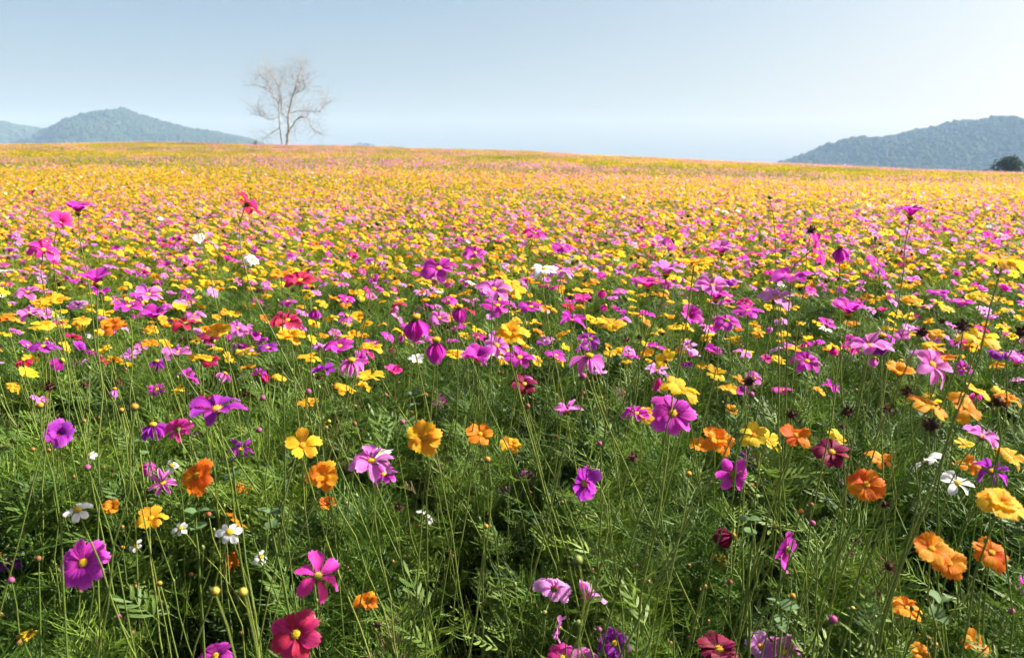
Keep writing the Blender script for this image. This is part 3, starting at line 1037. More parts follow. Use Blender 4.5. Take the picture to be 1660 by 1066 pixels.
 (O_, 'gold', 1584, 636, 46, 50, 55, 'five', 'orange cosmos tilted down above the broad orange one'),
 (O_, 'orange', 1632, 646, 44, -10, 62, 'eight', 'orange cosmos behind a dark seed head by the right edge'),
 (P_, 'pink', 1592, 708, 66, 40, 62, 'ragged', 'sprawling pink cosmos of narrow petals right of the small yellow one'),
 (O_, 'yellow', 1563, 720, 36, 10, 70, 'five', 'small yellow cosmos left of the sprawling pink one'),
 (O_, 'gold', 1640, 740, 50, 40, 50, 'eight', 'golden cosmos leaning right at the edge above the ragged wine-purple one'),
 (O_, 'orange', 1570, 753, 40, -30, 60, 'five', 'orange cosmos left of the ragged wine-purple one'),
 (P_, 'purple', 1606, 763, 60, 0, 55, 'ragged', 'ragged wine-purple cosmos with thin curled petals'),
 (O_, 'orange', 1458, 607, 46, 0, 55, 'ocup', 'withering orange cosmos left of the large streaked pink one'),
 (P_, 'pink', 1510, 592, 80, 25, 36, 'medium', 'large streaked pink cosmos with yellow centre leaning left'),
 (P_, 'pink', 1410, 562, 80, 0, 62, 'medium', 'wide pink cosmos spread under a hanging bell-shaped one'),
 (P_, 'purple', 1430, 544, 46, 0, 70, 'bell', 'hanging purple bell-shaped cosmos over the wide pink one'),
 (P_, 'hotpink', 1461, 584, 26, 0, 70, 'bell', 'dark pink closed bell left of the large streaked pink one'),
 (P_, 'magenta', 1308, 586, 52, 10, 48, 'medium', 'magenta cosmos with yellow centre standing alone in the green'),
 (P_, 'magenta', 1153, 572, 30, 20, 50, 'cup', 'small magenta cosmos alone in the green gap'),
 (O_, 'yellow', 1080, 585, 42, -160, 30, 'five', 'translucent yellow petals facing away beside tall green stalks'),
 (P_, 'lilac', 1065, 602, 42, 0, 60, 'ragged', 'pale ragged pink cosmos under the translucent yellow petals'),
 # middle band
 (P_, 'pink', 45, 474, 42, 0, 50, 'medium', None), (P_, 'magenta', 158, 460, 56, 10, 75, 'cup', 'large pale magenta cup standing above the others at left'),
 (O_, 'gold', 86, 487, 52, 0, 72, 'eight', None), (P_, 'pink', 48, 508, 46, 10, 62, 'medium', None), (O_, 'orange', 10, 515, 34, 0, 70, 'eight', None),
 (O_, 'yellow', 68, 528, 42, 10, 62, 'eight', None), (P_, 'purple', 70, 562, 54, 0, 84, 'flat', 'purple cosmos seen edge-on as a thin line at left'),
 (P_, 'magenta', 14, 569, 24, 0, 60, 'ragged', None), (O_, 'gold', 132, 520, 34, 0, 70, 'eight', None), (O_, 'orange', 185, 528, 42, 0, 50, 'double', None),
 (O_, 'yellow', 172, 507, 30, 0, 74, 'eight', None), (P_, 'magenta', 207, 498, 60, 10, 74, 'medium', None), (P_, 'magenta', 252, 516, 44, 0, 62, 'cup', None),
 (P_, 'pink', 240, 478, 50, 30, 50, 'medium', None), (P_, 'crimson', 300, 525, 50, 0, 60, 'old', None), (P_, 'pink', 315, 510, 38, 0, 74, 'medium', None),
 (O_, 'orange', 243, 557, 30, 0, 62, 'eight', None), (P_, 'lilac', 213, 577, 34, 0, 60, 'ragged', None), (P_, 'purple', 254, 585, 34, 0, 72, 'droop', None),
 (P_, 'pink', 288, 572, 50, 0, 66, 'medium', None), (O_, 'gold', 326, 581, 44, 0, 76, 'eight', None), (P_, 'lilac', 130, 590, 30, 0, 66, 'ragged', None),
 (P_, 'hotpink', 200, 558, 18, 0, 60, 'cup', None), (O_, 'gold', 355, 536, 44, 0, 58, 'eight', None), (P_, 'pink', 385, 532, 36, 50, 48, 'medium', None),
 (P_, 'maroon', 345, 553, 36, 0, 58, 'cup', 'dark red cup with gold throat below a golden cosmos'), (O_, 'yellow', 395, 570, 28, 0, 70, 'eight', None),
 (P_, 'purple', 434, 564, 38, 20, 64, 'open', None), (P_, 'crimson', 466, 520, 54, 10, 48, 'medium', 'crimson cosmos with long petals above a yellow pair'),
 (O_, 'gold', 472, 546, 50, 20, 56, 'double', None), (P_, 'magenta', 510, 500, 26, 10, 70, 'bell', None), (P_, 'magenta', 466, 489, 34, 0, 74, 'flat', None),
 (O_, 'gold', 500, 580, 44, 10, 76, 'eight', None), (P_, 'magenta', 474, 576, 28, -20, 62, 'medium', None), (O_, 'yellow', 536, 516, 28, 0, 70, 'eight', None),
 (P_, 'magenta', 550, 562, 54, 0, 60, 'open', None), (P_, 'pink', 570, 584, 58, 0, 76, 'droop', 'pink cosmos with hanging petals above the edge-on yellow one'),
 (O_, 'gold', 603, 563, 42, 20, 68, 'eight', None), (O_, 'gold', 560, 548, 28, 0, 66, 'eight', None), (P_, 'purple', 525, 600, 46, 20, 80, 'ragged', None),
 (P_, 'magenta', 674, 514, 56, 0, 82, 'bell', 'large magenta bell with hanging striped petals'), (P_, 'magenta', 745, 497, 38, 0, 80, 'bell', 'smaller magenta bell with hanging petals'),
 (P_, 'magenta', 707, 551, 54, 0, 80, 'bell', 'broad magenta bell below the large striped one'), (P_, 'magenta', 727, 487, 30, 0, 60, 'open', None),
 (P_, 'pink', 800, 470, 62, 10, 54, 'medium', None), (P_, 'magenta', 806, 496, 58, 0, 64, 'open', None), (P_, 'magenta', 860, 498, 46, 0, 66, 'open', None),
 (O_, 'yellow', 832, 466, 46, 50, 50, 'eight', None), (O_, 'gold', 828, 540, 62, 20, 60, 'double', 'large golden cosmos mass above three pink ones'),
 (P_, 'pink', 805, 560, 50, 30, 30, 'medium', None), (P_, 'magenta', 842, 580, 58, 25, 48, 'medium', None), (P_, 'magenta', 775, 586, 54, 0, 66, 'cup', None),
 (W_, 'white', 676, 588, 28, 0, 60, 'tulip', 'white half-open cosmos left of a round magenta bud'), (P_, 'hotpink', 717, 587, 20, 0, 80, 'tulip', None),
 (O_, 'yellow', 736, 575, 30, 0, 50, 'eight', None), (P_, 'pink', 955, 577, 66, 0, 78, 'droop', 'big pale pink cosmos with drooping petals in the centre'),
 (P_, 'purple', 957, 550, 40, 0, 50, 'old', None), (P_, 'magenta', 928, 520, 50, 20, 76, 'ragged', None), (O_, 'gold', 990, 525, 54, 0, 78, 'eight', None),
 (P_, 'hotpink', 945, 490, 30, 0, 66, 'cup', None), (O_, 'gold', 945, 472, 42, 0, 74, 'eight', None), (P_, 'pink', 712, 516, 42, 0, 50, 'medium', None),
 (P_, 'hotpink', 1050, 467, 44, 0, 70, 'cup', None), (P_, 'pink', 1006, 474, 30, 0, 64, 'open', None), (P_, 'pink', 1155, 464, 62, 0, 60, 'medium', None),
 (P_, 'magenta', 1160, 486, 46, 0, 66, 'cup', None), (P_, 'magenta', 1115, 515, 44, 30, 40, 'cup', None), (P_, 'magenta', 1178, 520, 52, 0, 54, 'old', None),
 (P_, 'magenta', 1212, 505, 62, 0, 76, 'open', None), (P_, 'lilac', 1256, 484, 66, 0, 60, 'medium', None),
 (P_, 'magenta', 1375, 510, 58, 0, 70, 'cup', 'large magenta cupped cosmos above the wide pink one'), (O_, 'gold', 1515, 563, 38, 0, 60, 'eight', None),
 (O_, 'orange', 1527, 581, 42, 0, 68, 'eight', None), (O_, 'yellow', 1588, 549, 66, 0, 66, 'eight', 'broad yellow cosmos pair above the purple edge-on one'),
 (P_, 'purple', 1622, 573, 42, 0, 74, 'flat', None), (P_, 'pink', 1648, 590, 40, 0, 70, 'cup', None), (O_, 'gold', 1516, 540, 32, 0, 60, 'eight', None),
 (O_, 'gold', 1480, 486, 36, 10, 66, 'eight', None), (P_, 'magenta', 1520, 475, 38, 0, 76, 'open', None), (P_, 'magenta', 1560, 490, 46, 0, 76, 'open', None),
 (O_, 'yellow', 1590, 481, 42, 0, 66, 'eight', None),
 # tall ones against the far field
 (P_, 'crimson', 401, 331, 56, 134, 36, 'open', 'crimson cosmos towering alone against the far field, seen from below'),
 (P_, 'magenta', 127, 345, 44, 0, 82, 'cup', 'magenta cosmos standing tall at left above a folded one'),
 (P_, 'hotpink', 97, 362, 36, 60, 40, 'cup', 'folded hot pink cosmos just under the tall magenta one at left'),
 (P_, 'hotpink', 70, 406, 54, 50, 50, 'medium', 'hot pink cosmos tilted along a slope at left'), (P_, 'crimson', 53, 316, 16, 0, 60, 'cup', None),
 (W_, 'white', 322, 386, 22, 30, 40, 'white', None), (W_, 'white', 408, 421, 26, 50, 40, 'white', None),
 (P_, 'magenta', 1476, 352, 46, 0, 88, 'tulip', 'magenta tulip-shaped cosmos standing tall against the yellow field at right'),
 (P_, 'hotpink', 1322, 404, 66, 64, 22, 'medium', 'hot pink cosmos standing steeply on edge under a withered head'),
 (P_, 'magenta', 1362, 400, 38, 0, 80, 'bell', 'magenta bell with striped hanging petals beside the steep hot pink one'),
 (P_, 'magenta', 1420, 430, 48, 45, 42, 'open', None), (O_, 'gold', 1625, 426, 80, 0, 84, 'eight', 'wide golden cosmos seen edge-on near the right edge'),
 (W_, 'white', 882, 437, 50, 20, 66, 'white', 'white cosmos touching two pink ones in the crowd'), (P_, 'pink', 908, 441, 48, 0, 66, 'medium', None),
 (P_, 'magenta', 711, 436, 64, 0, 52, 'medium', 'large pink cosmos rising above the yellow crowd'), (P_, 'magenta', 770, 411, 44, 30, 48, 'medium', None),
 (P_, 'hotpink', 866, 378, 44, 40, 48, 'old', None), (P_, 'magenta', 1283, 449, 76, 0, 72, 'medium', 'wide magenta cosmos with long flat petals rising above the crowd'),
 (P_, 'pink', 1170, 411, 42, 10, 70, 'cup', None), (P_, 'pink', 1080, 445, 50, 0, 72, 'cup', None), (O_, 'gold', 1125, 425, 64, 0, 78, 'eight', None),
 (P_, 'crimson', 486, 456, 64, 0, 60, 'medium', 'crimson cosmos with long petals in the yellow crowd'), (O_, 'orange', 455, 446, 44, 0, 66, 'eight', None),
 (P_, 'magenta', 912, 401, 44, 0, 74, 'flat', None), (P_, 'magenta', 1085, 396, 28, 40, 40, 'open', None), (P_, 'magenta', 330, 505, 20, 0, 60, 'open', None),
 # buds and spent heads
 (B_, 'r', 62, 905, 13, 0, 80, '', 'brown-red bud on a long curved stalk left of the large magenta cosmos'), (B_, 'p', 18, 940, 15, 0, 80, '', 'pink bud below the purple cosmos at the left edge'),
 (B_, 'y', 349, 958, 22, 0, 80, '', 'fat yellow bud on a straight stalk above the bottom magenta cosmos'), (B_, 'y', 394, 960, 24, 0, 80, '', 'fat yellow-brown bud beside the one on a straight stalk'),
 (B_, 'o', 259, 945, 13, 0, 80, '', 'orange bud floating right of the large magenta cosmos'), (B_, 'r', 130, 958, 11, 0, 80, '', 'brown bud just under the large magenta cosmos'),
 (B_, 'p', 192, 1000, 13, 0, 80, '', 'dusky pink bud low below the large magenta cosmos'), (B_, 'o', 199, 887, 10, 0, 80, '', 'small orange bud right of the limp white daisy'),
 (B_, 'r', 338, 834, 13, 0, 80, '', 'brown bud above the bluish-petalled white daisy'), (B_, 'o', 788, 853, 12, 0, 80, '', 'orange-brown bud on a long leaning stalk in the dark middle'),
 (B_, 'r', 733, 900, 9, 0, 80, '', 'small pale-tipped bud lower left of the leaning-stalk bud'), (B_, 'r', 563, 920, 9, 0, 80, '', 'small brown bud right of the hot pink cosmos'),
 (B_, 'g', 656, 902, 11, 0, 80, '', 'small green bud among dark leaves in the middle'), (B_, 'o', 786, 980, 8, 0, 80, '', 'tiny orange bud low on the dark right of middle'),
 (B_, 'g', 937, 908, 22, 0, 85, '', 'green seed-forming head on a stalk above the bright pink half-open cosmos'), (B_, 'g', 883, 993, 12, 0, 80, '', 'green bud left of the small sideways pink cosmos'),
 (B_, 'g', 938, 1010, 17, 0, 80, '', 'green bud with pink tip right of the small sideways pink cosmos'), (B_, 'p', 971, 1020, 13, 0, 80, '', 'pink-tipped bud just above the deep purple cosmos'),
 (B_, 'r', 1183, 943, 13, 0, 80, '', 'dark brown bud under the tiny orange cosmos'), (B_, 'p', 1175, 985, 9, 0, 80, '', 'tiny pink bud below the dark brown one'),
 (B_, 'o', 1298, 829, 15, 0, 80, '', 'orange bud up and right of the pink cosmos on edge'), (B_, 'p', 1317, 848, 14, 0, 80, '', 'pale pink bud right of the pink cosmos on edge'),
 (B_, 'y', 1256, 852, 14, 0, 80, '', 'yellowish bud just above the pink cosmos on edge'), (B_, 'r', 1315, 818, 12, 0, 80, '', 'brown bud beside the orange one above the pale pink bud'),
 (B_, 'o', 1285, 966, 15, 0, 80, '', 'orange bud below the pink cosmos on edge'), (B_, 'p', 1382, 898, 10, 0, 80, '', 'small red-green bud left of the overlapping orange cosmos'),
 (B_, 'y', 1382, 986, 13, 0, 80, '', 'round yellow-green bud left of the many-petalled orange cosmos'), (B_, 'y', 1448, 955, 11, 0, 80, '', 'small yellow bud above the many-petalled orange cosmos'),
 (B_, 'o', 1490, 1029, 10, 0, 80, '', 'small orange bud below the many-petalled orange cosmos'), (B_, 'o', 1517, 1044, 12, 0, 80, '', 'orange bud left of the leaning orange cosmos in the corner'),
 (B_, 'p', 1640, 990, 14, 0, 80, '', 'dark pink bud below the magenta cup at the edge'), (B_, 'p', 1350, 1004, 20, 0, 70, '', 'purple-tipped bud with leafy collar low between orange and pink cosmos'),
 (B_, 'o', 65, 657, 17, 0, 80, '', 'orange opening bud above the purple cup at left'), (B_, 'o', 197, 665, 13, 0, 80, '', 'left of two orange opening buds beside the drooping purple cosmos'),
 (B_, 'o', 218, 660, 19, 0, 80, '', 'right of two orange opening buds beside the drooping purple cosmos'), (B_, 'p', 142, 758, 15, 0, 80, '', 'purple bud below the small white daisy at left'),
 (B_, 'p', 426, 645, 13, 0, 80, '', 'pink bud right of the wide purple cosmos'), (B_, 'p', 420, 697, 13, 0, 80, '', 'pale pink bud above the golden five-petalled cosmos'),
 (B_, 'p', 652, 684, 12, 0, 80, '', 'pinkish bud above the tiny golden double cosmos'), (B_, 'r', 575, 687, 11, 0, 80, '', 'brown bud above the streaked pink cosmos'),
 (B_, 'o', 790, 745, 16, 0, 80, '', 'orange opening bud under the flat orange cosmos'), (B_, 'r', 690, 640, 10, 0, 80, '', 'brown bud left of the small ragged magenta cosmos'),
 (B_, 'y', 533, 683, 11, 0, 80, '', 'yellowish bud up and right of the golden five-petalled cosmos'), (B_, 'g', 578, 803, 9, 0, 80, '', 'round green bud below the streaked pink cosmos'),
 (B_, 'p', 500, 635, 14, 0, 80, '', 'purple bud over the golden cosmos left of the sagging one'), (B_, 'p', 945, 610, 16, 0, 80, '', 'plump pink bud under the big drooping pink cosmos'),
 (B_, 'p', 1218, 640, 15, 0, 80, '', 'right of two purple buds beside a golden cosmos'), (B_, 'r', 855, 658, 12, 0, 80, '', 'dark bud under the dark wine-red cosmos'),
 (B_, 'o', 902, 707, 10, 0, 80, '', 'small orange bud alone in the green middle'), (B_, 'p', 972, 719, 12, 0, 80, '', 'dusky pink bud above the upright purple cosmos'),
 (B_, 'o', 1116, 768, 15, 0, 80, '', 'orange bud left of the green-centred magenta cosmos'), (B_, 'g', 1248, 320, 9, 0, 85, '', 'dark bud on the tallest bare stalk before the yellow field'),
 (B_, 'g', 612, 362, 10, 0, 85, '', 'dark green bud poking above the yellow crowd left of middle'), (B_, 'g', 321, 352, 9, 0, 85, '', 'green bud poking above the yellow crowd below the bare tree'),
 (S_, '', 645, 822, 18, 0, 80, '', 'withered brown head above the bluish white cosmos'), (S_, '', 1441, 918, 24, 0, 80, '', 'withered brown head left of the overlapping orange cosmos'),
 (S_, '', 1423, 962, 18, 0, 80, '', 'flat rusty seed head up and left of the many-petalled orange cosmos'), (S_, '', 1432, 817, 22, 0, 80, '', 'dark seed head under the large deep orange cosmos'),
 (S_, '', 1507, 690, 32, 0, 80, '', 'large dark seed head above the two white cosmos'), (S_, '', 1618, 652, 28, 0, 80, '', 'large black-brown seed head among orange cosmos near the edge'),
 (S_, '', 1282, 672, 22, 0, 80, '', 'dark seed head above the deep orange cosmos'), (S_, '', 1373, 668, 22, 0, 80, '', 'dark seed head above the yellow cosmos on maroon'),
 (S_, '', 1439, 663, 20, 0, 80, '', 'brown seed head below the withering orange cosmos'), (S_, '', 1366, 692, 14, 0, 80, '', 'small red-brown seed head just above the yellow cosmos on maroon'),
 (S_, '', 1470, 637, 22, 0, 80, '', 'maroon seed head between the withering orange and leaning orange cosmos'), (S_, '', 1025, 742, 22, 0, 80, '', 'withered brown head right of the upright purple cosmos'),
 (S_, '', 1215, 618, 28, 0, 80, '', 'yellow-brown withered head above the two purple buds'), (S_, '', 80, 628, 22, 0, 80, '', 'withered dusky pink head above the orange opening bud at left'),
 (S_, '', 138, 624, 14, 0, 80, '', 'small brown seed head right of the dusky withered one'), (S_, '', 1495, 540, 24, 0, 80, '', 'black seed head left of the orange pair behind the streaked pink cosmos'),
 (S_, '', 86, 489, 14, 0, 85, '', 'round dark seed head over a golden cosmos at left'), (S_, '', 1315, 374, 18, 0, 80, '', 'withered striped head atop the steep hot pink cosmos'),
 (S_, '', 1560, 530, 26, 0, 80, '', 'black seed head beside the broad yellow cosmos pair'), (S_, '', 1655, 540, 24, 0, 80, '', 'black seed head at the right edge above the pink cup'),
]

LMK = [  # short phrases of the flowers that are easy to find
 (135, 912, 'the large magenta cosmos lower left'), (480, 1028, 'the big crimson cosmos'), (515, 934, 'the hot pink sideways cosmos'), (352, 664, 'the wide purple cosmos'),
 (158, 460, 'the large pale magenta cup'), (70, 562, 'the thin edge-on purple cosmos'), (401, 331, 'the tall crimson cosmos'), (127, 345, 'the tall magenta cosmos'),
 (345, 553, 'the dark red cup'), (466, 520, 'the long-petalled crimson cosmos'), (570, 584, 'the pink cosmos with hanging petals'), (674, 514, 'the large striped magenta bell'),
 (828, 540, 'the large golden cosmos mass'), (676, 588, 'the white half-open cosmos'), (955, 577, 'the big drooping pink cosmos'), (711, 436, 'the large pink cosmos above the crowd'),
 (882, 437, 'the white cosmos in the crowd'), (1283, 449, 'the wide flat magenta cosmos'), (1375, 510, 'the large magenta cup'), (1410, 562, 'the wide pink cosmos'),
 (1510, 592, 'the large streaked pink cosmos'), (1588, 549, 'the broad yellow pair'), (1476, 352, 'the tulip-shaped magenta cosmos'), (1322, 404, 'the steep hot pink cosmos'),
 (1625, 426, 'the wide edge-on golden cosmos'), (1308, 586, 'the lone magenta cosmos in green'), (1153, 572, 'the small magenta cosmos in the gap'), (1090, 670, 'the big dark-throated magenta cosmos'),
 (486, 456, 'the crimson cosmos in the yellow crowd'), (70, 406, 'the sloping hot pink cosmos'), (254, 631, 'the small magenta disc'), (687, 709, 'the straight-facing golden cosmos'),
]
ORD = ['', 'second ', 'third ', 'fourth ', 'fifth ', 'sixth ', 'seventh ', 'eighth ', 'ninth ', 'tenth ', 'eleventh ', 'twelfth ', 'thirteenth ', 'fourteenth ', 'fifteenth ', 'sixteenth ']
pending = []       # (object, pixel x, pixel y, noun phrase)


def later(o, px, py, noun):
    best = min(LMK, key=lambda l: ((l[0] - px)) ** 2 + ((l[1] - py) * 1.6) ** 2)
    dx, dy = px - best[0], py - best[1]
    a = math.degrees(math.atan2(-dy * 1.6, dx)) % 360
    k = int(((a + 22.5) % 360) // 45)
    way = ['right of', 'up and right of', 'above', 'up and left of', 'left of', 'down and left of', 'below', 'down and right of'][k]
    pending.append((o, noun, way, best[2], math.hypot(dx, dy * 1.6)))


def finish_labels():
    groups = {}
    for o, noun, way, lm, d in pending:
        groups.setdefault((noun, way, lm), []).append((d, o.name, o))
    for (noun, way, lm), rows in groups.items():
        rows.sort(key=lambda r_: r_[0])
        for i, (d, nm, o) in enumerate(rows):
            if len(rows) == 1:
                o['label'] = '%s %s %s' % (noun, way, lm)
            elif i < len(ORD):
                o['label'] = '%s%s %s %s' % ('nearest ' if i == 0 else ORD[i], noun, way, lm)
            else:
                o['label'] = 'far %s %s %s' % (noun, way, lm)


GRP = {'pink': 'pink cosmos flowers in the field', 'orange': 'orange and yellow cosmos flowers in the field', 'white': 'white cosmos flowers', 'daisy': 'small white daisies among the cosmos',
       'bud': 'flower buds on stalks', 'seed': 'withered seed heads on stalks'}
NAME = {'pink': 'garden_cosmos', 'orange': 'sulphur_cosmos', 'white': 'white_cosmos', 'daisy': 'white_daisy', 'bud': 'flower_bud', 'seed': 'seed_head'}
DIAM = {'pink': 0.073, 'orange': 0.056, 'white': 0.070, 'daisy': 0.032, 'bud': 0.0125, 'seed': 0.021}
COUNT = {k: 0 for k in NAME}
hero_px = []


def stem_mesh(base, head, nrm, neck=0.10, r0=0.0021, r1=0.0010, seed=0, lod=0):
    """curved stalk from the soil to just under the flower; coordinates relative to base"""
    r = random.Random(seed)
    a = Vector((0, 0, 0))
    d = head - base
    n = Vector(nrm)
    if n.z < 0.2:
        n = (n + Vector((0, 0, 0.9))).normalized()
    h = d.length
    c1 = d * 0.25 + Vector((r.gauss(0, 0.06), r.gauss(0, 0.05), h * 0.22))
    c2 = d - n * min(neck * 2.2, h * 0.4)
    k = 12 if lod == 0 else 6
    pts = []
    for i in range(k + 1):
        t = i / k
        p = a * (1 - t) ** 3 + c1 * 3 * t * (1 - t) ** 2 + c2 * 3 * t * t * (1 - t) + d * t ** 3
        pts.append(p + Vector((r.gauss(0, .0028), r.gauss(0, .0028), 0)) * (1 if 0 < i < k else 0))
    b = MB()
    b.tube(pts, [r0 + (r1 - r0) * i / k for i in range(k + 1)], 6 if lod == 0 else 4)
    if lod == 0 and r1 > 0.00095:        # a side shoot or two leaving the stalk at a joint
        for _ in range(r.randint(0, 1)):
            q = pts[r.randint(5, 9)]
            a = r.uniform(0, 6.28)
            o = Vector((math.cos(a), math.sin(a), 0))
            ln = r.uniform(0.07, 0.17)
            b.tube([q, q + o * ln * 0.28 + Vector((0, 0, ln * 0.4)), q + o * ln * 0.42 + Vector((0, 0, ln))], [r1 * 1.1, r1 * 0.9, r1 * 0.7], 4)
            e = q + o * ln * 0.42 + Vector((0, 0, ln))
            b.tube([e - Vector((0, 0, 0.002)), e + Vector((0, 0, 0.002)), e + Vector((0, 0, 0.0055)), e + Vector((0, 0, 0.008))], [r1, 0.0034, 0.003, 0.0004], 6)
    return b, pts


HEROES = []          # (px, py, half width, depth) of the surveyed flowers, so that stalks lean past them


def covers(pts, base, own):
    n = 0
    for p in pts:
        q = proj(base + p)
        if q is None:
            continue
        for hx, hy, hw, hd in HEROES:
            if hd > q[2] + 0.02 and hw > 9 and abs(q[0] - hx) < hw * 0.8 and abs(q[1] - hy) < hw * 0.7 and not (abs(hx - own[0]) < 2 and abs(hy - own[1]) < 2):
                n += 1
    return n


def clear_stem(head, tip, nrm, neck, r0, r1, seed, lod, sx, dy):
    """try a few places for the root and keep the stalk that hides least"""
    q = proj(head)
    own = (q[0], q[1]) if q else (0, 0)
    best = None
    for k in range(7 if lod == 0 else 1):
        r = random.Random(seed * 31 + k)
        bx, by = head.x + r.gauss(0, sx), head.y + r.uniform(-0.02, dy)
        base = Vector((bx, by, float(ground_z(bx, by)) - 0.01))
        b, pts = stem_mesh(base, tip, nrm, neck, r0, r1, seed * 31 + k, lod)
        c = covers(pts, base, own) if lod == 0 else 0
        if best is None or c < best[0]:
            best = (c, base, b, pts)
        if c == 0:
            break
    return best[1], best[2].mesh('stem', [M_STEM]), best[3]


def facing(az, el):
    a, e = R(az), R(el)
    return Vector((math.sin(a) * math.cos(e), -math.cos(a) * math.cos(e), math.sin(e)))


def head_rot(n, spin):
    q = Vector(n).to_track_quat('Z', 'Y')
    return (q.to_matrix() @ Matrix.Rotation(spin, 3, 'Z')).to_euler()


BLOSSOM = {}


def blossom_mesh(morph, v, colr, cen, lod=0):
    key = (morph, v, colr, cen, lod)
    if key not in BLOSSOM:
        cm = {'y': M_CENTRE, 'o': M_CENTREO, 'g': M_CENTREG}[cen]
        BLOSSOM[key] = blossom_piece(morph, 300 + v, lod).mesh('blossom_%s_%s' % (morph, colr), [PC[colr], cm, M_CALYX])
    return BLOSSOM[key]


def leaf_children(root, pts, sp, n, seed):
    r = random.Random(seed)
    for i in range(n):
        q = pts[r.randint(2, max(3, int(len(pts) * 0.5)))]
        src = (LOBED_ME if sp == 'orange' else FEATHER_ME)[r.randint(0, 3)]
        obj('leaf', src, root, q, (r.uniform(-0.4, 0.4), -r.uniform(0.2, 0.8), r.uniform(0, 6.28)), r.uniform(0.55, 0.95))


def place_flower(sp, colr, head, n, radius, morph, seed, detail, label=None, px=None, noun=None):
    r = random.Random(seed)
    head = Vector(head)
    tip = head - n * (0.19 * radius)
    base, me, pts = clear_stem(head, tip, n, 0.05 + 0.6 * radius, 0.0021, 0.0010, seed, 0 if detail else 1, 0.13, 0.22)
    root = bpy.data.objects.new(NAME[sp], None)
    root.empty_display_size = 0.05
    root.location = base
    COL.objects.link(root)
    obj('stem', me, root)
    cen = 'o' if sp == 'orange' else 'y'
    if morph == 'old' and sp == 'pink':
        cen = 'g'
    if detail:
        leaf_children(root, pts, sp, 3, seed)
        c = obj('flower_centre', CENTRE_ME[cen], root, head - base, head_rot(n, r.random() * 6), radius)
        obj('calyx', CALYX_ME, c)
        big = 1.5 if sp == 'daisy' else 1.0
        if sp == 'daisy':
            c.scale = (radius * 1.6,) * 3
        for shape, k, az, el, s, roll, dz in petal_set(morph, seed):
            obj('petal', petal_mesh(shape, k, colr), c, (0, 0, dz), (roll, -el, az), s / (1.6 if sp == 'daisy' else 1.0) * (1.15 if sp == 'daisy' else 1.0))
    else:
        v = r.randint(0, 3)
        obj('blossom', blossom_mesh(morph, v, colr, cen), root, head - base, head_rot(n, r.random() * 6), radius)
    tag(root, label, 'daisy' if sp == 'daisy' else 'flower', GRP[sp])
    COUNT[sp] += 1
    if not label:
        later(root, px[0], px[1], noun or ('%s %scosmos' % (WORD[colr], {'cup': 'cupped ', 'ocup': 'cupped ', 'bell': 'hanging ', 'droop': 'drooping ', 'ragged': 'ragged ', 'flat': 'flat ', 'tulip': 'half-open '}.get(morph, ''))))
    return root


def bud_mat(name, tip):
    """green at the calyx, the flower's colour showing at the tip, blotched"""
    m, t, out = new_mat(name)
    tc = nd(t, 'ShaderNodeTexCoord')
    sp = nd(t, 'ShaderNodeSeparateXYZ')
    t.links.new(tc.outputs['Object'], sp.inputs[0])
    nz = nd(t, 'ShaderNodeTexNoise')
    nz.inputs['Scale'].default_value = 2.5
    t.links.new(tc.outputs['Object'], nz.inputs['Vector'])
    ad = nd(t, 'ShaderNodeMath', operation='MULTIPLY_ADD')
    ad.inputs[1].default_value = 1.1
    t.links.new(nz.outputs[0], ad.inputs[0])
    t.links.new(sp.outputs[2], ad.inputs[2])
    cr = nd(t, 'ShaderNodeValToRGB')
    cr.color_ramp.elements[0].position = 0.15
    cr.color_ramp.elements[0].color = (0.10, 0.15, 0.035, 1)
    cr.color_ramp.elements[1].position = 0.95
    cr.color_ramp.elements[1].color = (*tip, 1)
    t.links.new(ad.outputs[0], cr.inputs[0])
    pb = nd(t, 'ShaderNodeBsdfPrincipled')
    pb.inputs['Roughness'].default_value = 0.6
    pb.inputs['Specular IOR Level'].default_value = 0.2
    t.links.new(cr.outputs[0], pb.inputs['Base Color'])
    t.links.new(pb.outputs[0], out.inputs[0])
    return m


BUDC = {'r': bud_mat('bud_red_brown', (0.22, 0.06, 0.03)), 'p': bud_mat('bud_pink', (0.34, 0.05, 0.17)), 'y': bud_mat('bud_yellow', (0.45, 0.32, 0.04)),
        'o': bud_mat('bud_orange', (0.58, 0.22, 0.02)), 'g': bud_mat('bud_green', (0.20, 0.24, 0.05))}


def bud_body(rad=1.0):
    b = MB()
    n = 12
    rings = [(0.2, -0.9), (0.75, -0.6), (1.0, 0.0), (0.88, 0.5), (0.5, 0.85), (0.02, 0.98)]
    vs_, fs = [], []
    for rr, z in rings:
        for j in range(n):
            th = 2 * math.pi * j / n
            k = 1.0 - 0.13 * (j % 2)
            vs_.append((rr * k * math.cos(th), rr * k * math.sin(th), z))
    for i in range(len(rings) - 1):
        for j in range(n):
            j2 = (j + 1) % n
            fs.append((i * n + j, i * n + j2, (i + 1) * n + j2, (i + 1) * n + j))
    b.add(vs_, fs)
    return b


def bud_collar():
    b = MB()
    for j in range(8):
        th = 2 * math.pi * (j + 0.5) / 8
        d = Vector((math.cos(th), math.sin(th), 0))
        s = Vector((-math.sin(th), math.cos(th), 0))
        z = Vector((0, 0, 1))
        b.strip([d * 0.3 - z * 0.95, d * 1.1 - z * 0.45, d * 1.9 - z * 0.05 + z * 0.3], [0.5, 0.42, 0.05], s)
    return b


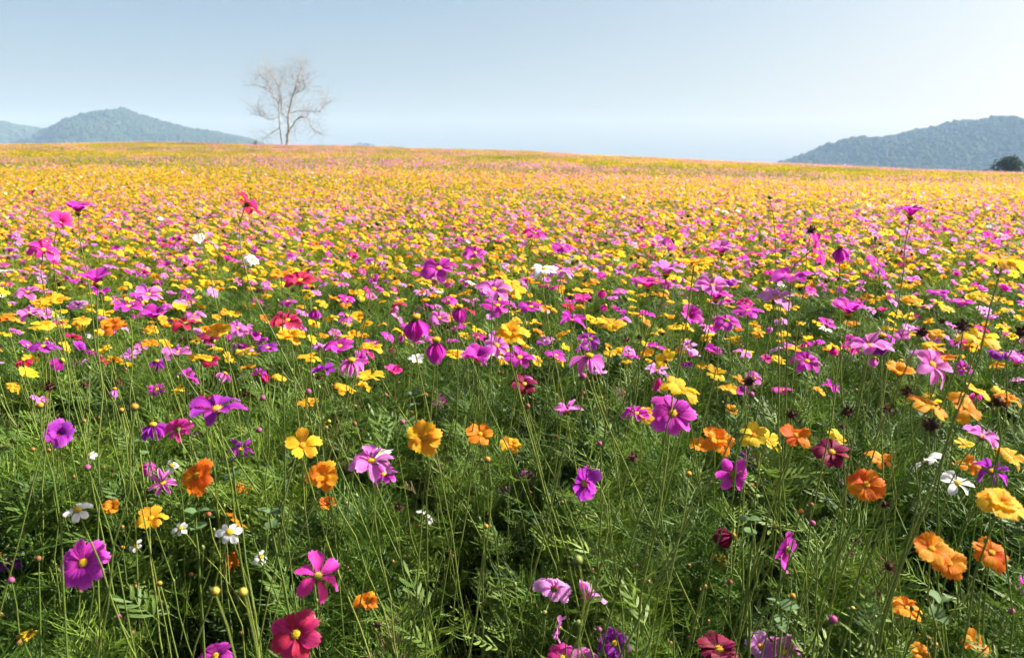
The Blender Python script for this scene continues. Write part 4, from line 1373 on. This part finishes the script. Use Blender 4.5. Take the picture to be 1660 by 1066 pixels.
def seed_body():
    b = MB()
    r = random.Random(3)
    for q in range(46):       # dry bracts and seeds bristling from a small ball
        z = 1 - 1.55 * (q + 0.5) / 46
        th = q * 2.39996
        rr = math.sqrt(max(0.0, 1 - z * z))
        d = Vector((rr * math.cos(th), rr * math.sin(th), z))
        d = (d + Vector((r.uniform(-.3, .3), r.uniform(-.3, .3), r.uniform(-.3, .3)))).normalized()
        s = d.cross(Vector((r.random(), r.random(), r.random()))).normalized()
        ln = r.uniform(0.75, 1.25)
        b.strip([d * 0.2, d * ln * 0.65 + s * 0.05, d * ln + s * r.uniform(-0.3, 0.3)], [0.3, 0.24, 0.05], s)
    c = bud_body()
    b.add_mb(c, Matrix.Scale(0.55, 4))
    return b


BUD_ME = {k: bud_body().mesh('bud_' + k, [m]) for k, m in BUDC.items()}
COLLAR_ME = bud_collar().mesh('bud_collar', [M_CALYX])
SEED_ME = seed_body().mesh('seed_head', [M_SEED], False)


def place_bud(sp, code, head, radius, seed, label, px=None):
    r = random.Random(seed)
    head = Vector(head)
    n = Vector((r.uniform(-0.3, 0.3), r.uniform(-0.3, 0.3), 1)).normalized()
    base, me, pts = clear_stem(head, head - n * radius * 0.8, n, 0.05, 0.0018, 0.0009, seed, 0, 0.15, 0.18)
    root = bpy.data.objects.new(NAME[sp], None)
    root.location = base
    COL.objects.link(root)
    obj('stem', me, root)
    leaf_children(root, pts, 'orange' if r.random() < 0.5 else 'pink', 2, seed)
    if sp == 'bud':
        c = obj('bud', BUD_ME[code], root, head - base, head_rot(n, r.random()), radius * (0.68 if code in 'oy' else 0.76))
        obj('calyx', COLLAR_ME, c)
    else:
        obj('dry_head', SEED_ME, root, head - base, head_rot(n, r.random() * 6), radius)
    tag(root, label, 'bud' if sp == 'bud' else 'seed head', GRP[sp])
    COUNT[sp] += 1
    if not label:
        later(root, px[0], px[1], 'dark seed head')


PLAN = []
for i, (sp, colr, px, py, wpx, az, el, morph, label) in enumerate(H):
    if az > -100 and az < 100 and el >= 45:
        el = min(88, el + (13 if py < 690 else 5))
    v = ray(px, py)
    wf = {'cup': 0.80, 'ocup': 0.84, 'tulip': 0.80, 'bell': 0.70, 'droop': 0.88}.get(morph, 1.0)
    D = DIAM[sp]
    depth = D * wf * F / wpx
    p = EYE + v * depth
    gz = float(ground_z(p.x, p.y))
    lo, hi = (0.60, 1.43) if sp in ('pink', 'orange', 'white') else (0.52, 1.43)
    k = 1.0
    if p.z - gz < lo:
        k = (CAMZ - lo) / (CAMZ - p.z)
    elif p.z - gz > hi:
        k = (CAMZ - hi) / (CAMZ - p.z)
    k = min(max(k, 0.6), 2.2)
    depth *= k
    PLAN.append((i, sp, colr, px, py, EYE + v * depth, facing(az, el), D * 0.5 * k, morph, label))
    HEROES.append((px, py, wpx * 0.5, depth))
    hero_px.append((px, py, wpx, depth))
for i, sp, colr, px, py, p, n, rad, morph, label in PLAN:
    if sp in ('bud', 'seed'):
        place_bud(sp, colr, p, rad, 1000 + i, label)
    else:
        place_flower(sp, colr, p, n, rad, morph, 1000 + i, True, label, (px, py))

# ------------------------------------------------------------------ the rest of the nearer flowers, one by one
HP = np.array(hero_px)


def pink_share(x, y):
    """drifts of pink and of yellow across the field"""
    s = 0.31 + 0.19 * math.sin(y * 0.21 + 0.6 + 0.25 * math.sin(x * 0.10)) + 0.10 * math.sin(x * 0.13 + y * 0.05) + 0.08 * math.sin(x * 0.9 + 2 * y) + 0.15 * float(sm((y - 66) / 22.0))
    return s


def rnd_face(r, tilt):
    n = Vector((r.gauss(0, tilt) + 0.18, r.gauss(0, tilt) + 0.06, 1.0))
    return n.normalized()


r = random.Random(5)
fill = []
tries = 0
while tries < 60000 and len(fill) < 3000:
    tries += 1
    d = math.sqrt(r.uniform(1.95 ** 2, 3.9 ** 2))
    a = r.uniform(-0.66, 0.66)
    x, y = d * math.sin(a), d * math.cos(a)
    z = float(ground_z(x, y)) + r.gauss(0.93, 0.09)
    q = proj((x, y, z))
    if q is None or not (-20 < q[0] < 1680) or q[1] > 655 or q[1] < 300:
        continue
    if q[1] > 590 and r.random() < 0.75:
        continue
    near = np.hypot(HP[:, 0] - q[0], HP[:, 1] - q[1])
    if np.any((near < HP[:, 2] * 0.5 + 8) & (HP[:, 3] > q[2] - 0.1)):
        continue
    if any((x - f[0]) ** 2 + (y - f[1]) ** 2 < 0.045 ** 2 for f in fill):
        continue
    fill.append((x, y, z, d, q))
    if len(fill) >= 640:
        break
fill.sort(key=lambda f: f[3])
PINKS = ['magenta', 'magenta', 'pink', 'pink', 'lilac', 'hotpink', 'magenta', 'pink', 'lilac', 'magenta', 'purple', 'crimson']
ORS = ['gold', 'gold', 'yellow', 'orange', 'yellow', 'gold', 'yellow']
for i, (x, y, z, d, q) in enumerate(fill):
    u = r.random()
    n = rnd_face(r, 0.38)
    if u > 0.90 and COUNT['seed'] < 95:
        place_bud('seed', '', (x, y, z - 0.02), r.uniform(0.010, 0.015), 5000 + i, None, (q[0], q[1]))
        continue
    if u < 0.012:
        sp, colr, morph, rad = 'white', 'white', 'white', 0.034
    elif u < 0.012 + 0.47 and COUNT['pink'] < 300:
        sp, colr = 'pink', r.choice(PINKS)
        morph = r.choice(['open', 'medium', 'medium', 'cup', 'open', 'ragged', 'droop', 'bell', 'flat'])
        rad = r.uniform(0.024, 0.034)
    elif COUNT['orange'] < 300:
        sp, colr = 'orange', r.choice(ORS)
        morph = r.choice(['eight', 'eight', 'five', 'double', 'ocup'])
        rad = r.uniform(0.020, 0.028)
    else:
        continue
    place_flower(sp, colr, (x, y, z), n, rad, morph, 5000 + i, d < 2.9, None, (q[0], q[1]))

finish_labels()


# ------------------------------------------------------------------ broad-leaved weeds
def weed_leaf():
    b = MB()
    vs_, fs, n = [], [], 6
    for i in range(n + 1):
        t = i / n
        wd = 0.5 * math.sin(math.pi * min(1, t * 0.9 + 0.1)) ** 0.8 * (1 - 0.35 * t)
        for s in (-1, 0, 1):
            vs_.append((t, s * wd, 0.12 * math.sin(t * 2.6) - 0.25 * t * t + 0.10 * abs(s)))
    for i in range(n):
        for j in range(2):
            a = i * 3 + j
            fs.append((a, a + 1, a + 4, a + 3))
    b.add(vs_, fs)
    return b


WEED_ME = weed_leaf().mesh('broad_leaf', [M_WEED])
for i, (px, py, depth, lab) in enumerate([
        (376, 748, 1.42, 'broad grey-green leaves right of the deep orange cosmos'), (318, 832, 1.28, 'broad grey-green leaves beside the small short-rayed white daisy'),
        (436, 832, 1.30, 'broad pale leaves up and left of the hot pink sideways cosmos'), (1215, 842, 1.30, 'pale pointed leaves under the green-centred magenta cosmos'),
        (1266, 984, 1.15, 'broad grey-green leaves below the pink cosmos standing on edge'), (1524, 976, 1.18, 'dark broad leaves below the two overlapping orange cosmos'),
        (668, 640, 1.95, 'broad leaf clump below the edge-on yellow cosmos'), (225, 716, 1.6, 'round leaf pair under the drooping narrow-petalled purple cosmos')]):
    r = random.Random(900 + i)
    p = EYE + ray(px, py) * depth
    base = Vector((p.x + r.uniform(-0.03, 0.03), p.y + 0.03, float(ground_z(p.x, p.y)) - 0.01))
    root = bpy.data.objects.new('broadleaf_weed', None)
    root.location = base
    COL.objects.link(root)
    sb, pts = stem_mesh(base, p, Vector((0, 0, 1)), 0.04, 0.003, 0.0018, 900 + i)
    obj('stem', sb.mesh('stem', [M_STEM]), root)
    for k in range(4):
        q = (p - base) - Vector((0, 0, 0.028 * (k // 2)))
        obj('leaf', WEED_ME, root, q, (r.uniform(-0.3, 0.3), -r.uniform(-0.1, 0.7), k * 1.57 * 2 + (k // 2) * 1.4 + r.uniform(-0.4, 0.4)), r.uniform(0.018, 0.028))
    tag(root, lab, 'weed', 'broad-leaved weeds among the cosmos')

# ------------------------------------------------------------------ the uncountable mass: foliage and the far carpet of flowers
r = np.random.RandomState(21)
pts, rots, scs, ids = [], [], [], []


def in_view(x, y, margin=1.28, pad=0.7):
    return abs(x) < y * 0.643 * margin + pad


# near stalks
n = 0
for _ in range(24000):
    y = r.uniform(0.62, 5.2)
    x = r.uniform(-5.2, 5.2)
    if not in_view(x, y):
        continue
    d = math.hypot(x, y)
    if r.rand() > (0.30 if d < 1.55 else (0.46 if d < 2.1 else 1.0)):
        continue
    n += 1
    if n > 3000:
        break
    g = float(ground_z(x, y))
    hgt = r.uniform(0.80, 1.10) * (0.74 + 0.26 * min(1.0, max(0.0, (d - 0.7) / 1.2)))
    k = r.choice(N_NEAR, p=np.array([0.10] * 5 + [0.10] * 4 + [0.0134] * 3 + [0.0299] * 2))
    if k >= 9:
        hgt = min(hgt, 0.95)
    if d < 2.6:
        bad = False
        tall = hgt * (0.95 if k >= 9 else 0.78)
        for t in (0.62, 0.75, 0.88, 1.0):
            q = proj((x, y, g + tall * t))
            if q is None:
                continue
            m = (HP[:, 3] > q[2] + 0.02) & (np.abs(HP[:, 0] - q[0]) < HP[:, 2] * 0.5 + 0.035 * F / q[2]) & (np.abs(HP[:, 1] - q[1]) < HP[:, 2] * 0.45) & (HP[:, 2] > 18)
            if m.any():
                bad = True
        if bad:
            n -= 1
            continue
    pts.append((x, y, g - 0.02))
    rots.append((r.normal(0, 0.08), r.normal(0, 0.08), r.uniform(0, 6.28)))
    scs.append(hgt)
    ids.append(k)
# middle distance
for _ in range(10500):
    y = math.sqrt(r.uniform(5.0 ** 2, 27.0 ** 2))
    x = r.uniform(-1, 1) * (y * 0.643 * 1.2 + 0.7)
    pts.append((x, y, float(ground_z(x, y)) - 0.02))
    rots.append((r.normal(0, 0.08), r.normal(0, 0.08), r.uniform(0, 6.28)))
    scs.append(r.uniform(1.0, 1.3))
    ids.append(N_NEAR + r.randint(0, N_MID))
# far
cells = []
S = 1.45
for y in np.arange(25.5, 128, S):
    hw = y * 0.643 * 1.12 + 2
    for x in np.arange(-hw, hw, S):
        cells.append((x + r.uniform(-0.3, 0.3), y + r.uniform(-0.3, 0.3)))
for x, y in cells:
    pts.append((x, y, float(ground_z(x, y))))
    rots.append((0, 0, r.uniform(0, 6.28)))
    scs.append(r.uniform(0.92, 1.05))
    ids.append(N_NEAR + N_MID + r.randint(0, N_FAR))
scatter('cosmos_foliage', plant_meshes, pts, rots, scs, ids, 'dense feathery green foliage and stalks filling the whole flower field', 'foliage')


def flower_patch(seed, morphs, cols, rad, S=1.6, n=58):
    rr = random.Random(seed)
    b = MB()
    cache = []
    for i in range(n):
        x, y = rr.uniform(-S / 2, S / 2), rr.uniform(-S / 2, S / 2)
        z = rr.gauss(0.92, 0.07)
        ci = rr.randint(0, len(cols) - 1)
        nn = rnd_face(rr, 0.30)
        M = Matrix.Translation((x, y, z)) @ nn.to_track_quat('Z', 'Y').to_matrix().to_4x4() @ Matrix.Rotation(rr.random() * 6, 4, 'Z') @ Matrix.Scale(rad * rr.uniform(0.8, 1.2), 4)
        k = 7
        vs_ = []
        uv = []
        for j in range(k * 2):
            th = math.pi * j / k
            q = 1.0 if j % 2 == 0 else 0.62
            vs_.append(M @ Vector((q * math.cos(th), q * math.sin(th), 0.18 + rr.uniform(-0.12, 0.12))))
            uv.append((0.5, 0.8))
        vs_.append(M @ Vector((0, 0, 0)))
        uv.append((0.5, 0.3))
        b.add(vs_, [(j, (j + 1) % (2 * k), 2 * k) for j in range(2 * k)], uv, ci)
    return b.mesh('flower_patch', [PC[c] for c in cols], False)


def carpet(name, variants, lows, patches, share, dens, rad_rng, label, seed):
    r = np.random.RandomState(seed)
    rr = random.Random(seed)
    pts, rots, scs, ids = [], [], [], []
    nv = len(variants)
    area_n = int(0.643 * 1.2 * (27.0 ** 2 - 3.4 ** 2) * dens)
    for _ in range(area_n):
        y = math.sqrt(r.uniform(3.0 ** 2, 27.0 ** 2))
        x = r.uniform(-1, 1) * (y * 0.643 * 1.2 + 0.7)
        if r.rand() > share(x, y):
            continue
        if math.hypot(x, y) < 3.9 and abs(x) < y * 0.66:
            continue
        nn = rnd_face(rr, 0.34)
        e = (nn.to_track_quat('Z', 'Y').to_matrix() @ Matrix.Rotation(r.rand() * 6, 3, 'Z')).to_euler()
        pts.append((x, y, float(ground_z(x, y)) + r.normal(0.93, 0.085)))
        rots.append(tuple(e))
        scs.append(r.uniform(*rad_rng))
        ids.append(r.randint(0, nv) if y < 9 else nv + r.randint(0, len(lows)))
    for x, y in cells:
        s = share(x, y) if patches else 0.0
        k = int(s * 1.85 + r.rand()) if s else 0
        for _ in range(k):
            pts.append((x + r.uniform(-0.3, 0.3), y + r.uniform(-0.3, 0.3), float(ground_z(x, y))))
            rots.append((0, 0, r.uniform(0, 6.28)))
            scs.append(r.uniform(0.95, 1.05))
            ids.append(nv + len(lows) + r.randint(0, len(patches)))
    scatter(name, variants + lows + patches, pts, rots, scs, ids, label, 'flowers')


def bset(cols, forms, cen, lod):
    return [blossom_mesh(m, v, c, cen, lod) for c in cols for m, v in forms]


FP = (('medium', 0), ('open', 1), ('cup', 2), ('ragged', 3))
FO = (('eight', 0), ('five', 1), ('ocup', 2), ('double', 3))
CP = ('magenta', 'pink', 'lilac', 'pink', 'hotpink')
CO = ('gold', 'yellow', 'yellow', 'gold')
vp, lp = bset(CP, FP, 'y', 0), bset(CP, FP, 'y', 1)
vo, lo_ = bset(CO, FO, 'o', 0), bset(CO, FO, 'o', 1)
vw, lw = bset(('white',), (('white', 0), ('white', 1)), 'y', 0), bset(('white',), (('white', 0), ('white', 1)), 'y', 1)
pp = [flower_patch(400 + i, None, ['lilac', 'pink', 'lilac', 'pink', 'hotpink'], 0.034) for i in range(4)]
po = [flower_patch(420 + i, None, ['gold', 'yellow', 'yellow', 'gold'], 0.028) for i in range(4)]
pw = [flower_patch(440 + i, None, ['white'], 0.036, n=4) for i in range(2)]
def bare_spot(x, y):
    q = math.sin(x * 0.23 + 1.1 * math.sin(y * 0.31)) * math.sin(y * 0.19 + 0.8 * math.sin(x * 0.17) + 1.0) + 0.4 * math.sin(x * 0.71 + y * 0.53)
    return 1.0 if y < 8 else (0.55 if q > 0.6 else (0.78 if q > 0.35 else 1.0))


carpet('seed_head_carpet', [SEED_ME], [SEED_ME], [], lambda x, y: 0.22 if y < 13 else 0.0, 40, (0.010, 0.016), 'scattered dark withered seed heads over the middle field', 34)
carpet('pink_cosmos_carpet', vp, lp, pp, lambda x, y: pink_share(x, y) * bare_spot(x, y), 98, (0.025, 0.036), 'countless pink cosmos spread over the middle and far field', 31)
carpet('yellow_cosmos_carpet', vo, lo_, po, lambda x, y: (1.12 - pink_share(x, y)) * bare_spot(x, y), 136, (0.020, 0.029), 'countless yellow and orange cosmos spread over the middle and far field', 32)
carpet('white_cosmos_carpet', vw, lw, pw, lambda x, y: 0.015 + 0.015 * math.sin(x * 0.7 + 2) * math.sin(y * 0.5), 62, (0.028, 0.038), 'scattered white cosmos over the middle and far field', 33)


# ------------------------------------------------------------------ trees beyond the crest
M_BARK = rough_mat('pale_bark', (0.22, 0.20, 0.18), (0.62, 0.58, 0.53), 3.0, 0.9, 0.4)
M_TWIG = rough_mat('twig_bark', (0.24, 0.23, 0.22), (0.42, 0.40, 0.38), 5.0, 0.9)
TREE_Y = 90.0


def bare_tree():
    def P(zx, zy, dy=0.0):      # surveyed outline of the tree, at its real distance and size
        p = at_depth(380 + zx / 5.92, 85 + zy / 6.05, TREE_Y)
        p.y += dy
        return p
    b0 = P(500, 880)
    gz = float(ground_z(b0.x, b0.y))
    base = Vector((b0.x, b0.y, gz))
    root = bpy.data.objects.new('bare_tree', None)
    root.location = base
    COL.objects.link(root)
    tag(root, 'leafless pale-barked tree standing alone on the crest of the field', 'tree')
    trunk = MB()
    limbs = [
        ([(500, 960), (508, 850), (520, 760), (515, 640), (530, 530), (555, 430), (590, 300), (622, 190), (640, 140)], 0.34, 0.0, 0.3),
        ([(515, 820), (585, 715), (660, 635), (735, 650), (775, 740), (820, 800)], 0.15, -0.8, -2.0),
        ([(522, 590), (590, 565), (660, 572), (780, 570), (830, 520), (880, 460)], 0.13, 0.5, 2.0),
        ([(545, 460), (600, 400), (650, 400), (700, 360)], 0.08, 0.0, -1.2),
        ([(450, 960), (430, 840), (415, 740), (408, 600), (392, 490), (330, 390), (250, 330), (150, 300)], 0.20, 0.6, 1.6),
        ([(395, 500), (430, 410), (400, 300), (330, 210), (290, 150)], 0.09, 1.0, 0.2),
        ([(410, 620), (370, 650), (320, 660), (260, 620), (240, 540)], 0.09, 0.7, -1.0),
        ([(415, 740), (340, 780), (270, 830), (220, 850)], 0.07, 0.6, 1.5),
        ([(510, 640), (450, 590), (470, 480), (440, 380), (480, 280), (520, 200)], 0.10, 0.0, -1.4),
        ([(330, 390), (310, 300), (250, 230), (200, 210)], 0.06, 1.3, -0.4),
        ([(580, 320), (560, 240), (500, 180)], 0.05, 0.2, 1.0),
        ([(600, 290), (650, 300), (700, 260), (720, 200)], 0.05, 0.2, -0.6),
        ([(660, 635), (620, 720), (610, 800)], 0.05, -1.2, -1.6),
    ]
    r = random.Random(77)
    joints = []
    made = []
    for pl, rad, y0, y1 in limbs:
        k = len(pl)
        pts = [P(px, py, y0 + (y1 - y0) * i / (k - 1)) - base for i, (px, py) in enumerate(pl)]
        fine = []
        for i in range(k - 1):
            for s in range(3):
                t = s / 3
                q = pts[i].lerp(pts[i + 1], t)
                fine.append(q + Vector((r.uniform(-1, 1), r.uniform(-1, 1), r.uniform(-1, 1))) * 0.05)
        fine.append(pts[-1])
        m = len(fine)
        rads = [rad * 0.52 * (1 - 0.82 * (i / (m - 1)) ** 0.8) + 0.010 for i in range(m)]
        made.append((fine, rads))
        for i in range(m // 3, m):
            joints.append((fine[i], (fine[i] - fine[i - 1]).normalized(), rads[i]))
    for fine, rads in (made[0], made[4]):
        trunk.tube(fine, rads, 8)
    obj('trunk', trunk.mesh('trunk', [M_BARK]), root)
    for j, (fine, rads) in enumerate(made):
        if j in (0, 4):
            continue
        b = MB()
        b.tube(fine, rads, 6)
        obj('branch', b.mesh('branch', [M_BARK]), root)
    tw = MB()

    def twig(p, d, ln, rad, lev):
        k = 4
        q = p.copy()
        dd = d.copy()
        pts_ = [q.copy()]
        for i in range(k):
            dd = (dd + Vector((r.gauss(0, .22), r.gauss(0, .22), r.gauss(0.06, .2)))).normalized()
            q = q + dd * ln / k
            pts_.append(q.copy())
        tw.tube(pts_, [rad * (1 - 0.75 * i / k) for i in range(k + 1)], 3)
        if lev > 0:
            for i in range(3):
                c = pts_[r.randint(1, k)]
                d2 = (dd + Vector((r.gauss(0, .75), r.gauss(0, .75), r.gauss(0.1, .6)))).normalized()
                twig(c, d2, ln * 0.62, rad * 0.6, lev - 1)
    for p, d, rad in joints:
        for _ in range(4):
            d2 = (d * 0.45 + Vector((r.gauss(0, .8), r.gauss(0, .8), r.gauss(0.3, .6)))).normalized()
            twig(p, d2, r.uniform(0.9, 1.9), min(0.014, rad * 0.5), 2)
    obj('crown', tw.mesh('crown', [M_TWIG], False), root)


bare_tree()

M_DARKBARK = rough_mat('dark_bark', (0.05, 0.04, 0.03), (0.12, 0.10, 0.08), 4.0, 0.9)
M_BUSH = leafy('evergreen_leaf', [(0.045, 0.065, 0.02), (0.07, 0.095, 0.028), (0.12, 0.13, 0.05)], 0.2, 0.6, 0.2, 1.0)


def leafy_bush(name, px, py_base, Y, width, height, label, seed, nleaf, cat='tree'):
    r = random.Random(seed)
    c = at_depth(px, py_base, Y)
    gz = float(ground_z(c.x, c.y))
    base = Vector((c.x, c.y, gz))
    top = c.z + height
    Ht = top - gz
    root = bpy.data.objects.new(name, None)
    root.location = base
    COL.objects.link(root)
    tag(root, label, cat)
    t = MB()
    t.tube([(0, 0, -0.2), (0.1, 0, Ht * 0.4), (0, 0.1, Ht * 0.8)], [0.05 * width * 0.6, 0.04 * width * 0.6, 0.01], 7)
    for i in range(7):
        a = i * 0.9 + r.random()
        h = Ht * r.uniform(0.3, 0.6)
        t.tube([(0.05, 0, h), (math.cos(a) * width * 0.2, math.sin(a) * width * 0.2, h + Ht * 0.15), (math.cos(a) * width * 0.4, math.sin(a) * width * 0.4, h + Ht * 0.22)], [0.05, 0.035, 0.012], 5)
    obj('trunk', t.mesh('trunk', [M_DARKBARK]), root)
    lf = MB()
    blobs = []
    for i in range(16):
        a = r.uniform(0, 6.28)
        q = r.random() ** 0.6
        hh = r.uniform(0.30, 0.92)
        rr = width * 0.42 * q * math.sin(math.pi * min(0.95, hh * 0.85 + 0.12)) ** 0.7
        blobs.append((Vector((math.cos(a) * rr, math.sin(a) * rr, Ht * hh)), width * r.uniform(0.09, 0.19)))
    for i in range(nleaf):
        bc, br = r.choice(blobs)
        d = Vector((r.gauss(0, 1), r.gauss(0, 1), r.gauss(0, 1))).normalized()
        p = bc + d * br * (r.random() ** 0.35)
        a = Vector((r.gauss(0, 1), r.gauss(0, 1), r.gauss(0, .6))).normalized()
        s = a.cross(Vector((r.random(), r.random(), r.random() + .1))).normalized()
        L = width * r.uniform(0.02, 0.045)
        lf.add([p, p + a * L + s * L * 0.45, p + a * 2 * L, p + a * L - s * L * 0.45], [(0, 1, 2, 3)])
    obj('crown', lf.mesh('crown', [M_BUSH], False), root)


leafy_bush('evergreen_tree', 1628, 284, 165.0, 9.0, 3.1, 'dark round evergreen tree at the field edge before the right hill', 51, 3400)
leafy_bush('low_shrub', 1386, 280, 130.0, 3.0, 0.75, 'low dark shrub on the field edge left of the other shrub', 52, 900, 'shrub')
leafy_bush('low_shrub', 1452, 281, 130.0, 3.2, 0.70, 'low dark shrub on the field edge nearer the evergreen tree', 53, 900, 'shrub')
leafy_bush('low_shrub', 414, 234, 96.0, 0.9, 0.75, 'tiny dark shrub on the crest left of the bare tree', 54, 500, 'shrub')


def marker_post():
    c = at_depth(1369, 276, 118.0)
    gz = float(ground_z(c.x, c.y))
    root = bpy.data.objects.new('marker_post', None)
    root.location = (c.x, c.y, gz)
    COL.objects.link(root)
    tag(root, 'thin white marker post on the crest before the right hill', 'post')
    h = c.z - gz + 0.75
    b = MB()
    b.tube([(0, 0, -0.2), (0, 0, h)], [0.09, 0.08], 8)
    m = rough_mat('white_paint', (0.72, 0.72, 0.70), (0.82, 0.82, 0.80), 6.0, 0.6)
    obj('pole', b.mesh('pole', [m]), root)
    b = MB()
    b.tube([(0, 0, h - 0.02), (0, 0, h + 0.06), (0, 0, h + 0.12)], [0.11, 0.10, 0.01], 8)
    obj('cap', b.mesh('cap', [m]), root)


marker_post()


# ------------------------------------------------------------------ the hazy air
def build_haze():
    x0, x1, y0, y1, z0, z1 = -3950, 3950, -60, 3950, -12.0, 236.0
    v = [(x0, y0, z0), (x1, y0, z0), (x1, y1, z0), (x0, y1, z0), (x0, y0, z1), (x1, y0, z1), (x1, y1, z1), (x0, y1, z1)]
    f = [(0, 3, 2, 1), (4, 5, 6, 7), (0, 1, 5, 4), (1, 2, 6, 5), (2, 3, 7, 6), (3, 0, 4, 7)]
    me = bpy.data.meshes.new('haze')
    me.from_pydata(v, [], f)
    m, t, out = new_mat('hazy_air')
    pv = nd(t, 'ShaderNodeVolumePrincipled')
    pv.inputs['Color'].default_value = (0.275, 0.45, 0.70, 1)
    pv.inputs['Absorption Color'].default_value = (1, 1, 1, 1)
    pv.inputs['Density'].default_value = 0.00045
    pv.inputs['Anisotropy'].default_value = 0.0
    t.links.new(pv.outputs[0], out.inputs['Volume'])
    me.materials.append(m)
    tag(obj('haze', me), kind='stuff')


build_haze()
